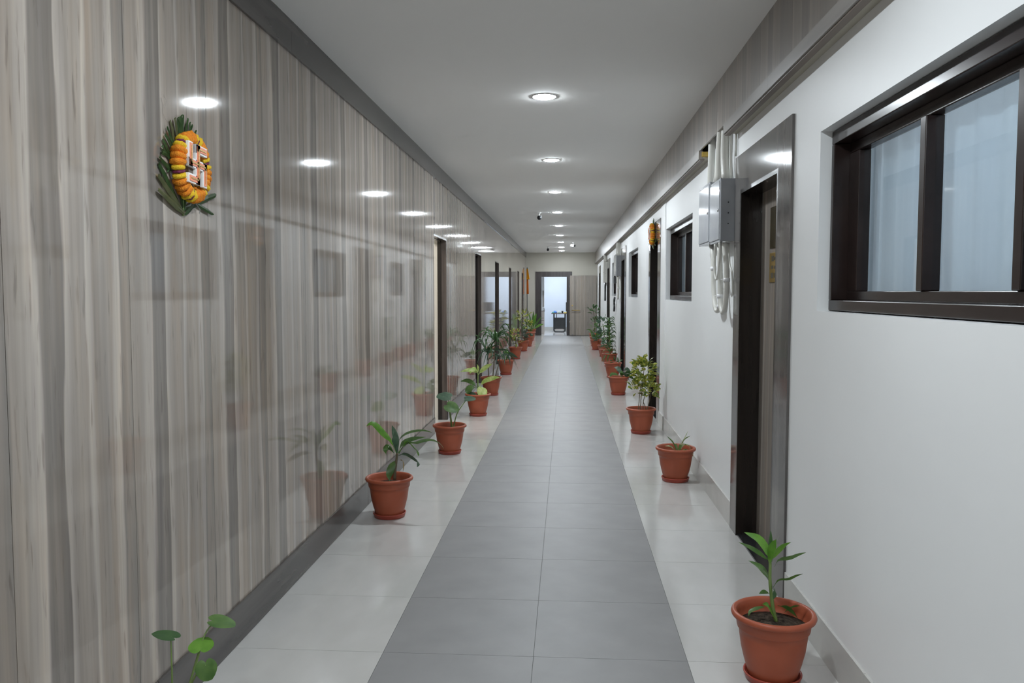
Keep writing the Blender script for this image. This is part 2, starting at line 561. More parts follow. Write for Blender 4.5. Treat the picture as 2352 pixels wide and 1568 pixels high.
def panel_boxes(a, b_, z0, z1, holes, x0, x1, top):
    bm = bmesh.new()
    y = a
    for (h0, h1) in holes:
        if h1 <= a or h0 >= b_:
            continue
        if h0 > y:
            box(bm, x0, x1, y, h0, z0, z1)
        box(bm, x0, x1, max(h0, a), min(h1, b_), top, z1)
        y = min(h1, b_)
    if y < b_ - 1e-4:
        box(bm, x0, x1, y, b_, z0, z1)
    return bm


k = -9
SEAM0 = 2.468
while SEAM0 + k * PANEL < YE:
    a = SEAM0 + k * PANEL
    b_ = min(a + PANEL, YE)
    bm = panel_boxes(a + 0.0013, b_ - 0.0013, 0.0, ZC, DOORS_L, XL - 0.008, XL, DOOR_L_TOP)
    me = mesh_of('panel', bm)
    uv_planar(me, a, PANEL)
    obj('panel', me, M['laminate'], wl)
    k += 1


def runs(ya, yb, holes):
    out, y = [], ya
    for h0, h1 in sorted(holes):
        if h0 > y:
            out.append((y, h0))
        y = max(y, h1)
    if y < yb:
        out.append((y, yb))
    return out


bl = thing('baseboard_left', 'dark grey wood-look skirting along the laminate wall', 'baseboard', kind='structure')
for (a, b_) in runs(Y0, YE, DOORS_L):
    n = max(1, int((b_ - a) / 2.4))
    for i in range(n):
        ya, yb = a + (b_ - a) * i / n, a + (b_ - a) * (i + 1) / n
        bm = boxes((XL, XL + 0.010, ya + 0.0008, yb - 0.0008, 0.0, 0.165))
        bevel(obj('skirting_board', bm, M['band'], bl), 0.003)
tr1 = thing('trim_1', 'dark grey wood-look cornice band along the top of laminate wall', 'trim', kind='structure')
y = Y0
while y < YE:
    yb = min(y + 2.4, YE)
    obj('cornice_board', boxes((XL, XL + 0.012, y + 0.0008, yb - 0.0008, ZC - 0.158, ZC)), M['band'], tr1)
    y = yb

holes_r = [(a, b_, 0.0, DOOR_R_TOP) for a, b_ in DOORS_R] + [(a, b_, WIN_Z[0], WIN_Z[1]) for a, b_ in WINS_R]
bm = wall_with_holes(XR, XR + 0.22, Y0, YE + 0.2, 0, ZC, holes_r)
box(bm, XR - 0.007, XR + 0.001, 8.64, 9.035, 0, ZS)          # slightly proud pier beside the second door
box(bm, XR + 1.90, XR + 1.96, Y0, YE + 0.2, 0, ZC)
box(bm, XR + 0.22, XR + 1.96, Y0, YE + 0.2, ZC - 0.03, ZC)
wr = obj('wall_right', bm, M['white_wall'])
tag(wr, 'long white painted right wall with doors and high windows', 'wall', kind='structure')

br = thing('baseboard_right', 'pale stone-look skirting tiles along the white wall', 'baseboard', kind='structure')
for (a, b_) in runs(Y0, YE, [(p - 0.25, q + 0.17) for p, q in DOORS_R] + [(8.6, 9.02)]):
    y = a
    while y < b_ - 0.01:
        yb = min(y + 0.6, b_)
        obj('skirting_tile', boxes((XR - 0.010, XR, y + 0.001, yb - 0.001, 0, 0.155)), M['skirt_tile'], br)
        y = yb
obj('skirting_tile', boxes((XR - 0.018, XR - 0.007, 8.63, 9.035, 0, 0.155)), M['skirt_tile'], br)

# soffit box along the right wall, with a cut-out above the electrical boxes
HOLE = (5.10, 6.02)
so = thing('trim_2', 'boxed soffit of grey-brown laminate under ceiling above white wall', 'trim', kind='structure')
k = -9
while SEAM0 + k * PANEL < YE:
    a = SEAM0 + k * PANEL
    b_ = min(a + PANEL, YE)
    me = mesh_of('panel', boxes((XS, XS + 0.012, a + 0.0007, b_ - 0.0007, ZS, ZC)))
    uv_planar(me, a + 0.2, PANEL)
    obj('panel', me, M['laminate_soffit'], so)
    k += 1
for (a, b_) in runs(Y0, YE, [HOLE]):
    y = a
    while y < b_ - 0.01:
        yb = min(y + 2.4, b_)
        obj('moulding', boxes((XS - 0.008, XS + 0.022, y + 0.0007, yb - 0.0007, ZS - 0.062, ZS)), M['moulding'], so)
        obj('moulding_edge', boxes((XS + 0.002, XS + 0.034, y, yb, ZS - 0.070, ZS - 0.062)), M['moulding_edge'], so)
        y = yb
    obj('underside_board', boxes((XS + 0.022, XR, a, b_, ZS - 0.058, ZS - 0.046)), M['soffit_under'], so)
obj('plywood_edge', boxes((XS + 0.013, XR, HOLE[1] - 0.03, HOLE[1], ZS - 0.046, ZS - 0.014)), M['yellow_ply'], so)

# far and near ends of the corridor
ED = (-0.868, 0.027, 1.99)
bm = bmesh.new()
box(bm, -1.6, ED[0], YE, YE + 0.15, 0, ZC)
box(bm, ED[1], 1.3, YE, YE + 0.15, 0, ZC)
box(bm, ED[0], ED[1], YE, YE + 0.15, ED[2], ZC)
we = obj('wall_end', bm, M['cream_wall'])
tag(we, 'cream end wall of the corridor around the far doorway', 'wall', kind='structure')
wb = obj('wall_back', boxes((-1.6, 1.3, Y0 - 0.15, Y0, 0, ZC)), M['cream_wall'])
tag(wb, 'cream wall closing the corridor behind the viewpoint', 'wall', kind='structure')

# shell of the office behind the end wall
bm = bmesh.new()
oy0, oy1 = YE + 0.15, 31.2
box(bm, -2.3, 2.3, oy1, oy1 + 0.1, 0, 2.9)
box(bm, -2.3, -2.2, oy0, oy1, 0, 2.9)
box(bm, 2.2, 2.3, oy0, oy1, 0, 2.9)
box(bm, -2.3, 2.3, oy0, oy1, 2.8, 2.9)
wo = obj('wall_office', bm, M['office_wall'])
tag(wo, 'pale blue-white walls of the office beyond the far doorway', 'wall', kind='structure')
tag(obj('baseboard_office', boxes((-2.2, 2.2, oy1 - 0.012, oy1, 0, 0.14)), M['skirt_tile']),
    'pale skirting at the foot of the far office wall', 'baseboard', kind='structure')
# shell of the first room on the left
bm = bmesh.new()
box(bm, -4.1, -4.0, 7.4, 10.2, 0, 2.8)
box(bm, -4.0, XL - 0.2, 7.3, 7.4, 0, 2.8)
box(bm, -4.0, XL - 0.2, 10.2, 10.3, 0, 2.8)
box(bm, -4.1, XL - 0.2, 7.3, 10.3, 2.75, 2.85)
tag(obj('wall_side_room', bm, M['side_room']), 'warm cream walls of the lit room behind the first left doorway', 'wall', kind='structure')

# ------------------------------------------------------------------ doors
ORD = ['nearest', 'second', 'third', 'fourth', 'farthest']
for i, (a, b_) in enumerate(DOORS_R):
    d = thing('door_%d' % (i + 1), ('dark-jambed laminate door with two name plates, nearest door on the white wall',
                                    'dark-jambed door on the white wall under the marigold wreath',
                                    'dark-jambed door, third from the front on the white wall',
                                    'dark-jambed door, fourth from the front on the white wall',
                                    'dark-jambed door on the white wall nearest the end wall')[i], 'door', (0, 0, 0), kind='structure')
    T = 2.285
    pr = XR - 0.012
    obj('architrave', boxes((pr, XR, a - 0.235, a, 0, DOOR_R_TOP)), M['architrave'], d)
    obj('architrave', boxes((pr, XR, b_, b_ + 0.155, 0, DOOR_R_TOP)), M['architrave'], d)
    obj('architrave', boxes((pr, XR, a - 0.235, b_ + 0.155, DOOR_R_TOP, T)), M['architrave'], d)
    obj('jamb', boxes((pr, XR + 0.135, b_ - 0.022, b_, 0, DOOR_R_TOP)), M['jamb'], d)
    obj('jamb', boxes((pr, XR + 0.135, a, a + 0.022, 0, DOOR_R_TOP)), M['jamb'], d)
    obj('jamb', boxes((pr, XR + 0.135, a + 0.022, b_ - 0.022, DOOR_R_TOP - 0.022, DOOR_R_TOP)), M['jamb'], d)
    obj('threshold', boxes((XR - 0.004, XR + 0.135, a + 0.022, b_ - 0.022, -0.004, 0.010)), M['granite'], d)
    me = mesh_of('door_leaf', boxes((XR + 0.112, XR + 0.147, a + 0.022, b_ - 0.022, 0.010, DOOR_R_TOP - 0.022)))
    uv_planar(me, a + 0.25, PANEL)
    lf = obj('door_leaf', me, M['laminate_door'], d)
    if i == 0:
        xp = XR + 0.112
        pl = bevel(obj('name_plate', boxes((xp - 0.006, xp, 4.30, 4.69, 1.715, 1.945)), M['bronze'], lf), 0.002)
        pl['label'] = 'dark bronze name plate'
        p2 = bevel(obj('name_plate', boxes((xp - 0.006, xp, 4.30, 4.69, 1.525, 1.69)), M['brass'], lf), 0.002)
        p2['label'] = 'yellow brass name plate'
        bm = bmesh.new()
        # worn engraving on the part of the plate that shows
        for (ya, yb, za, zb) in ((4.585, 4.645, 1.642, 1.672), (4.60, 4.65, 1.600, 1.618), (4.555, 4.582, 1.648, 1.664),
                                 (4.595, 4.655, 1.548, 1.578), (4.555, 4.578, 1.55, 1.576), (4.560, 4.585, 1.600, 1.616)):
            box(bm, xp - 0.0066, xp - 0.0062, ya, yb, za, zb)
        obj('engraving', bm, M['ink'], lf)
    hb = bmesh.new()
    tube(hb, [(XR + 0.112, a + 0.09, 1.02), (XR + 0.075, a + 0.09, 1.02)], 0.010, n=2)
    tube(hb, [(XR + 0.078, a + 0.085, 1.02), (XR + 0.078, a + 0.20, 1.02)], 0.009, n=2)
    obj('handle', hb, M['brass'], lf, smooth=True)

LL = ['open doorway in the laminate wall showing a lit cream room, nearest on the left',
      'dark-framed door recessed in the laminate wall, second on the left',
      'dark-framed door recessed in the laminate wall, third on the left',
      'dark-framed door recessed in the laminate wall, fourth on the left',
      'dark-framed door recessed in the laminate wall, fifth on the left',
      'dark-framed door in the laminate wall nearest the saffron flag']
for i, (a, b_) in enumerate(DOORS_L):
    d = thing('door_%d' % (i + 6), LL[i], 'door', kind='structure')
    xa, xm, xb = XL + 0.002, XL - 0.055, XL - 0.10
    for (p, q) in ((a, a + 0.02), (b_ - 0.02, b_)):
        obj('jamb', boxes((xm, xa, p, q, 0, DOOR_L_TOP)), M['jamb_brown'], d)
    obj('jamb', boxes((xm, xa, a + 0.02, b_ - 0.02, DOOR_L_TOP - 0.02, DOOR_L_TOP)), M['jamb_brown'], d)
    for (p, q) in ((a, a + 0.026), (b_ - 0.026, b_)):
        obj('rebate', boxes((xb, xm, p, q, 0, DOOR_L_TOP)), M['jamb'], d)
    obj('rebate', boxes((xb, xm, a + 0.026, b_ - 0.026, DOOR_L_TOP - 0.026, DOOR_L_TOP)), M['jamb'], d)
    if i > 0:
        me = mesh_of('door_leaf', boxes((xb - 0.035, xb, a + 0.005, b_ - 0.005, 0.006, DOOR_L_TOP - 0.005)))
        uv_planar(me, a, PANEL)
        obj('door_leaf', me, M['laminate_door'], d)

d = thing('door_12', 'open grey-brown laminate door in charcoal frame at the corridor end', 'door', kind='structure')
yf = YE - 0.015
obj('architrave', boxes((-1.053, ED[0], yf, YE, 0, ED[2])), M['end_frame'], d)
obj('architrave', boxes((ED[1], 0.115, yf, YE, 0, ED[2])), M['end_frame'], d)
obj('architrave', boxes((-1.053, 0.190, yf, YE, ED[2], 2.17)), M['end_frame'], d)
obj('jamb', boxes((ED[0], ED[0] + 0.02, yf, YE + 0.15, 0, ED[2])), M['end_frame'], d)
obj('jamb', boxes((ED[1] - 0.02, ED[1], yf, YE + 0.15, 0, ED[2])), M['end_frame'], d)
me = mesh_of('door_leaf', boxes((0.118, 1.015, yf - 0.062, yf - 0.022, 0.012, 2.035)))
uvl = me.uv_layers.new(name='UVMap')
for lp in me.loops:
    co = me.vertices[lp.vertex_index].co
    uvl.data[lp.index].uv = ((co.x - 0.118) / 0.57, co.z)
lf = obj('door_leaf', me, M['laminate_door'], d)
hb = bmesh.new()
tube(hb, [(0.32, yf - 0.06, 0.862), (0.32, yf - 0.11, 0.862)], 0.012, n=2)
tube(hb, [(0.18, yf - 0.11, 0.862), (0.46, yf - 0.11, 0.862)], 0.012, n=2)
obj('handle', hb, M['brass'], lf, smooth=True)
hb = bmesh.new()
tube(hb, [(0.20, yf - 0.062, 1.02), (0.20, yf - 0.075, 1.02)], 0.02, n=2)
obj('lock', hb, M['brass'], lf, smooth=True)
hb = bmesh.new()
tube(hb, [(0.215, yf - 0.062, 0.045), (0.215, yf - 0.13, 0.045)], 0.02, n=3)
obj('door_stop', hb, M['steel'], lf, smooth=True)
hb = bmesh.new()
tube(hb, [(0.117, yf - 0.03, 0.4), (0.117, yf - 0.03, 0.5)], 0.012, n=2)
tube(hb, [(0.117, yf - 0.03, 1.6), (0.117, yf - 0.03, 1.7)], 0.012, n=2)
obj('hinge', hb, M['steel'], lf, smooth=True)

# ------------------------------------------------------------------ windows
WL = ['large dark brown framed window with curtain at the right edge', 'dark brown framed window between electrical boxes and second door',
      'dark brown framed window between the second and third white-wall doors', 'small-looking dark framed window farthest along the white wall']
for i, (a, b_) in enumerate(WINS_R):
    wn = thing('window_%d' % (i + 1), WL[i], 'window', kind='structure')
    z0, z1 = WIN_Z
    xf = XR + 0.045             # front of the box frame, set back in the reveal
    xb = XR + 0.165
    t = 0.045
    b2, a2 = b_ - 0.004, a + 0.004
    zb0, zt = z0 + 0.004, z1 - 0.004

    def bar(nm, *bx, par=wn, bev=0.003):
        return bevel(obj(nm, boxes(bx), M['window_frame'], par), bev)
    bar('frame_sill', xf, xb, a2, b2, zb0, zb0 + 0.042)
    bar('frame_head', xf, xb, a2, b2, zt - 0.052, zt)
    bar('frame_jamb', xf, xb, b2 - 0.030, b2, zb0 + 0.042, zt - 0.052)
    bar('frame_jamb', xf, xb, a2, a2 + 0.030, zb0 + 0.042, zt - 0.052)
    # sash: stiles, rails, two mullions, panes
    xs0, xs1 = XR + 0.108, XR + 0.155
    ya, yb = a2 + 0.030, b2 - 0.030
    st = 0.105 if i == 0 else 0.065
    zs0, zs1 = zb0 + 0.042, zt - 0.052
    sash = bar('sash_rail', xs0, xs1, ya, yb, zs0, zs0 + 0.036)
    bar('sash_rail', xs0, xs1, ya, yb, zs1 - 0.040, zs1)
    bar('sash_stile', xs0, xs1, yb - st, yb, zs0 + 0.036, zs1 - 0.040)
    bar('sash_stile', xs0, xs1, ya, ya + 0.075, zs0 + 0.036, zs1 - 0.040)
    m1 = b_ - 0.72
    m2 = b_ - 1.29
    ms = [(m1 - 0.042, m1 + 0.0), (m2 - 0.042, m2)]
    for (p, q) in ms:
        bar('mullion', xs0 - 0.012, xs1, p, q, zs0 + 0.036, zs1 - 0.040)
    edges = [ya + 0.075, ms[1][0], ms[1][1], ms[0][0], ms[0][1], yb - st]
    for j in (0, 2, 4):
        obj('pane', boxes((XR + 0.128, XR + 0.132, edges[j], edges[j + 1], zs0 + 0.034, zs1 - 0.038)), M['glass'], wn)

    # curtain hung behind the window: a thing of its own
    bm = bmesh.new()
    nn = 90
    rows = []
    for z in (z0 + 0.006, 1.6, 1.9, z1 - 0.006):
        r_ = []
        for j in range(nn + 1):
            yv = a + 0.006 + (b_ - a - 0.012) * j / nn
            s = (yv - a) / (b_ - a)
            amp = 0.006 + 0.010 * math.exp(-((s - 0.90) / 0.07) ** 2)
            xo = XR + 0.192 + amp * math.sin(yv * 52 + 1.5 * math.sin(yv * 9 + i)) + 0.003 * math.sin(z * 3 + yv * 4)
            r_.append(bm.verts.new((xo, yv, z)))
        rows.append(r_)
    for A, B in zip(rows, rows[1:]):
        for j in range(nn):
            bm.faces.new((A[j], A[j + 1], B[j + 1], B[j]))
    bmesh.ops.solidify(bm, geom=bm.faces[:], thickness=0.003)
    cu = obj('curtain', bm, M['curtain'], smooth=True)
    tag(cu, ('pale blue curtain hanging behind the glass of the large right-hand window',
             'pale blue curtain behind the window next to the electrical boxes',
             'pale blue curtain behind the window between second and third doors',
             'pale blue curtain behind the farthest white-wall window')[i], 'curtain', 'curtains behind the corridor windows')

# ------------------------------------------------------------------ ceiling lights
bmr = bmesh.new()
lathe(bmr, [(LAMP_R, -0.003), (LAMP_R + 0.003, -0.005), (LAMP_R + 0.011, -0.004), (LAMP_R + 0.013, 0.0), (LAMP_R, 0.0), (LAMP_R, -0.003)], 40)
ring_me = mesh_of('trim_ring', bmr, True)
bmd = bmesh.new()
lathe(bmd, [(0, -0.0125), (LAMP_R * 0.45, -0.0118), (LAMP_R * 0.78, -0.0095), (LAMP_R * 0.95, -0.006), (LAMP_R, -0.003), (LAMP_R, -0.0005), (0, -0.0005)], 40)
dif_me = mesh_of('diffuser', bmd, True)
LY = [5.65, 8.32, 10.95, 13.72, 16.45, 19.2, 21.85, 24.3, 26.3]
ORDL = ['largest and nearest', 'second nearest', 'third nearest', 'fourth nearest', 'fifth from the front',
        'sixth from the front', 'seventh from the front', 'second from the end wall', 'closest to the end wall']
for i, ly in enumerate(LY):
    t = thing('ceiling_light', 'round white LED ceiling light, %s in the row' % ORDL[i], 'ceiling light', (-0.157, ly, ZC),
              group='round lights along the ceiling')
    obj('trim_ring', ring_me, M['white_plastic'], t)
    obj('diffuser', dif_me, M['lamp'], t)

# ------------------------------------------------------------------ ceiling cameras
def cctv(loc, label, body, yaw, dark):
    t = thing('security_camera', label, 'camera', loc, (0, 0, yaw), 'cameras fixed to the ceiling')
    bm = bmesh.new()
    lathe(bm, [(0, 0), (0.032, 0), (0.032, -0.012), (0.012, -0.02), (0, -0.02)], 20)
    obj('mount', bm, M['white_plastic'], t, True)
    bm = bmesh.new()
    tube(bm, [(0, 0, -0.015), (0, 0.004, -0.05), (0, 0.03, -0.075)], 0.009)
    obj('arm', bm, M['white_plastic'] if not dark else M['cctv'], t, True)
    bm = bmesh.new()
    tube(bm, [(0, 0.09, -0.075), (0, -0.045, -0.095)], 0.036, 20, n=4)
    obj('body', bm, body, t, True)
    bm = bmesh.new()
    tube(bm, [(0, -0.044, -0.095), (0, -0.05, -0.0958)], 0.026, 20, n=2)
    obj('lens', bm, M['black'], t, True)
    bm = bmesh.new()
    box(bm, -0.036, 0.036, -0.06, 0.09, -0.062, -0.057)
    obj('hood', bm, M['white_plastic'] if not dark else M['cctv'], t)


cctv((-0.459, 13.7, ZC), 'black ceiling camera left of the fourth nearest light', M['cctv'], 0.0, False)
cctv((-0.549, 24.0, ZC), 'small black ceiling camera near the end wall', M['cctv'], 0.0, True)
cctv((0.185, 22.0, ZC), 'white ceiling camera on the right side of the light row', M['white_plastic'], 0.7, False)


# ------------------------------------------------------------------ electrical boxes, conduits, cables
def elec_box(y0, y1, z0, z1, xf, label, mat='enamel', group='metal boxes on the white wall'):
    t = thing('electrical_box', label, 'electrical box', (XR, (y0 + y1) / 2, z0), group=group)
    hy, dz, dx = (y1 - y0) / 2, z1 - z0, XR - xf
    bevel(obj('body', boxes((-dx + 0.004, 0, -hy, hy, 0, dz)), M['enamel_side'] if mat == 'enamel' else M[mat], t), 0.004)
    dr = bevel(obj('door', boxes((-dx - 0.008, -dx + 0.004, -hy + 0.010, hy - 0.010, 0.012, dz - 0.012)), M[mat], t), 0.005)
    bevel(obj('rim', boxes((-dx - 0.001, -dx + 0.006, -hy - 0.003, hy + 0.003, -0.003, 0.010),
                           (-dx - 0.001, -dx + 0.006, -hy - 0.003, hy + 0.003, dz - 0.010, dz + 0.003),
                           (-dx - 0.001, -dx + 0.006, -hy - 0.003, -hy + 0.008, 0.0, dz),
                           (-dx - 0.001, -dx + 0.006, hy - 0.008, hy + 0.003, 0.0, dz)), M[mat], t), 0.002)
    bm = bmesh.new()
    tube(bm, [(-dx - 0.008, -hy + 0.03, dz * 0.5), (-dx - 0.014, -hy + 0.03, dz * 0.5)], 0.009, 12, n=2)
    obj('lock', bm, M['steel'], dr, True)
    for zz in (0.28, 0.45, 0.62):
        bm = bmesh.new()
        tube(bm, [(-dx * 0.5, -hy, dz * zz), (-dx * 0.5, -hy - 0.003, dz * zz)], 0.004, 8, n=2)
        obj('screw', bm, M['black'], t, True)
    return t


elec_box(5.105, 5.44, 1.785, 2.17, 0.945, 'pale grey metal electrical box beside the nearest white-wall door')
elec_box(5.55, 5.96, 1.80, 2.205, 0.957, 'pale grey metal box behind the nearest electrical box, farther from door')
elec_box(15.57, 15.95, 1.785, 2.17, 0.945, 'grey metal electrical box beside the third white-wall door')
elec_box(16.02, 16.43, 1.80, 2.205, 0.957, 'pale grey metal box farther along from the box at third door')
elec_box(20.80, 21.25, 1.72, 2.24, 0.955, 'beige electrical box beside the fourth white-wall door', 'conduit')

PIPES = [([(1.005, 5.81, 2.2105), (1.0, 5.765, 2.363), (1.0, 5.757, 2.52), (1.0, 5.757, 2.62)], 0.024),
         ([(1.0, 5.60, 2.2105), (1.0, 5.535, 2.30), (1.0, 5.50, 2.42), (1.0, 5.47, 2.62)], 0.015),
         ([(0.99, 5.40, 2.176), (0.99, 5.385, 2.367), (0.99, 5.34, 2.52), (0.99, 5.33, 2.62)], 0.030),
         ([(1.0, 5.235, 2.176), (1.0, 5.285, 2.318), (1.0, 5.275, 2.48), (1.0, 5.27, 2.62)], 0.026),
         ([(1.022, 5.185, 2.176), (1.018, 5.185, 2.30), (1.013, 5.165, 2.47), (1.01, 5.16, 2.62)], 0.008)]
PL = ['offwhite conduit rising from the farther of the two boxes into the soffit', 'thin grey conduit between the two near boxes and the soffit',
      'thick offwhite conduit rising from middle of near electrical box', 'bent offwhite conduit rising from near electrical box by the door',
      'thin cable rising from the near electrical box into soffit']
for (pts, r), lb in zip(PIPES, PL):
    bm = tube(bmesh.new(), pts, r, 12)
    o = obj('conduit_pipe', bm, M['conduit'], smooth=True)
    tag(o, lb, 'conduit', 'conduits above the near electrical boxes')
    o2 = o.copy()
    C.objects.link(o2)
    o2.location.y = 10.47
    o2['label'] = lb.replace('the farther of the two boxes', 'farther box at third door').replace('the two near boxes', 'the boxes at third door').replace('near electrical box by the door', 'the box at third door').replace('near electrical box', 'the box at third door').replace('the the', 'the')
    o2['group'] = 'conduits above the boxes at the third door'
o = obj('conduit_pipe', tube(bmesh.new(), [(1.0, 21.0, 2.25), (0.995, 21.02, 2.4), (0.99, 21.1, 2.44)], 0.045, 12), M['conduit'], smooth=True)
tag(o, 'thick conduit above the beige box at the fourth white-wall door', 'conduit')
tag(obj('cable', tube(bmesh.new(), [(1.03, 5.092, 2.30), (1.03, 5.094, 2.45), (1.03, 5.094, 2.47)], 0.006, 8), M['conduit'], smooth=True),
    'thin vertical wire from door frame corner up to the soffit', 'cable')

CABLES = [([(1.0, 5.72, 1.793), (1.0, 5.661, 1.746), (1.0, 5.62, 1.631), (1.0, 5.611, 1.518), (1.0, 5.572, 1.424), (1.0, 5.515, 1.361),
            (1.0, 5.444, 1.348), (1.0, 5.37, 1.378), (1.0, 5.345, 1.48), (1.0, 5.385, 1.661), (1.0, 5.40, 1.778)], 0.016,
           'thick offwhite cable looping below both electrical boxes'),
          ([(0.985, 5.33, 1.778), (0.985, 5.30, 1.586), (0.985, 5.275, 1.444), (0.985, 5.235, 1.367), (0.985, 5.18, 1.344), (0.985, 5.125, 1.367),
            (0.988, 5.11, 1.445), (0.99, 5.11, 1.546), (0.988, 5.12, 1.649), (0.985, 5.16, 1.74), (0.985, 5.17, 1.778)], 0.017,
           'thick offwhite cable loop below the near electrical box'),
          ([(0.950, 5.29, 1.778), (0.950, 5.30, 1.657), (0.950, 5.285, 1.586), (0.950, 5.235, 1.553), (0.950, 5.18, 1.576), (0.950, 5.14, 1.651),
            (0.950, 5.13, 1.734), (0.950, 5.14, 1.778)], 0.008, 'thin short white wire loop below near electrical box'),
          ([(1.02, 5.22, 1.778), (1.02, 5.18, 1.652), (1.025, 5.115, 1.582), (1.03, 5.11, 1.45)], 0.006, 'thin white wire hanging beside the door frame')]
for (pts, r, lb) in CABLES:
    o = obj('cable', tube(bmesh.new(), pts, r, 10, n=40), M['conduit'], smooth=True)
    tag(o, lb, 'cable', 'cables hanging below the near boxes')
    if r > 0.01:
        for q in ((2, 0.33), (7, 0.5)):
            p = Vector(pts[q[0]])
            bm = tube(bmesh.new(), [p - Vector((0, 0, 0.012)), p + Vector((0, 0, 0.012))], r + 0.004, 12, n=2)
            obj('cable_tie', bm, M['white_plastic'], o, True)
            obj('cable_tie_tail', tube(bmesh.new(), [p, p + Vector((-0.03, 0.03, 0.004))], 0.002, 6, n=2), M['white_plastic'], o, True)
        o2 = copy_tree(o)
        o2.location.y = 10.47
        o2['label'] = lb.replace('both electrical boxes', 'both boxes at third white-wall door').replace('the near electrical box', 'the one box nearest third door')
        o2['group'] = 'cables below the boxes at the third door'
# black fittings beyond the third door
tag(bevel(obj('junction_box', boxes((0.99, XR, 17.05, 17.25, 1.655, 1.79)), M['black']), 0.006),
    'small black junction box on white wall before the farthest window', 'junction box')
bm = tube(bmesh.new(), [(1.0, 16.95, 1.36), (0.99, 16.9, 1.30), (1.0, 17.1, 1.24), (1.0, 17.05, 1.15), (1.0, 17.12, 1.08)], 0.022, 8)
tag(obj('cable', bm, M['black'], smooth=True), 'black cable bundle hanging low on white wall beyond third door', 'cable')
bm = tube(bmesh.new(), [(1.0, 20.85, 1.70), (0.99, 20.8, 1.64), (1.0, 21.0, 1.68), (1.0, 21.1, 1.6), (1.0, 21.1, 1.25)], 0.022, 8)
tag(obj('cable', bm, M['black'], smooth=True), 'black pipe bent below the beige box at the fourth white-wall door', 'cable')


# ------------------------------------------------------------------ marigold wreath with emblem
def ruffle(seed):
    rnd = random.Random(seed)
    ph = [rnd.random() * 6.28 for _ in range(4)]

    def f(k, r, z):
        return 1 + 0.07 * math.sin(k * 2 * PI / 20 * 7 + ph[0] + z * 200) + 0.05 * math.sin(k * 2 * PI / 20 * 4 + ph[1])
    return f


flower_me = {}
for nm, th, R in (('marigold_orange', 0.019, 0.0265), ('marigold_yellow', 0.0155, 0.026), ('maroon', 0.010, 0.021)):
    for v in range(2):
        bm = bmesh.new()
        lathe(bm, [(0, -th * 0.55), (R * 0.55, -th * 0.62), (R * 0.93, -th * 0.35), (R, 0), (R * 0.93, th * 0.35), (R * 0.55, th * 0.62), (0, th * 0.55)],
              20, ruffle(v + int(R * 1e4)))
        flower_me[(nm, v)] = mesh_of('flower', bm, True)
        flower_me[(nm, v)].materials.append(M[nm])

PALM = [((-0.044, 0.06), (-0.04, 0.18)), ((-0.03, 0.06), (-0.006, 0.175)), ((-0.06, 0.06), (-0.064, 0.17)), ((-0.07, 0.05), (-0.084, 0.163)),
        ((-0.08, 0.05), (-0.107, 0.157)), ((-0.09, 0.04), (-0.13, 0.144)), ((-0.02, 0.06), (0.028, 0.16)), ((0.0, 0.06), (0.055, 0.143)),
        ((-0.10, 0.04), (-0.16, 0.116)), ((-0.11, 0.03), (-0.18, 0.088)), ((-0.12, 0.01), (-0.19, 0.068)), ((-0.12, 0.0), (-0.198, 0.043)),
        ((-0.135, -0.03), (-0.221, 0.004)), ((-0.052, -0.165), (-0.236, -0.054)), ((-0.052, -0.170), (-0.239, -0.108)),
        ((-0.058, -0.163), (-0.222, -0.014)), ((-0.051, -0.156), (0.222, -0.070)), ((0.02, -0.120), (0.185, -0.150)),
        ((-0.045, -0.175), (0.041, -0.124)), ((0.06, 0.05), (0.109, 0.107)), ((-0.156, -0.04), (-0.13, 0.0)), ((-0.12, 0.02), (-0.202, 0.022)),
        ((-0.05, 0.05), (-0.052, 0.178)), ((-0.01, 0.05), (0.012, 0.165)), ((-0.05, -0.16), (-0.03, -0.08)), ((-0.05, -0.16), (0.0, -0.07)),
        ((-0.05, -0.16), (-0.08, -0.07)), ((-0.02, -0.05), (0.04, -0.02)), ((-0.02, 0.05), (0.02, 0.09))]


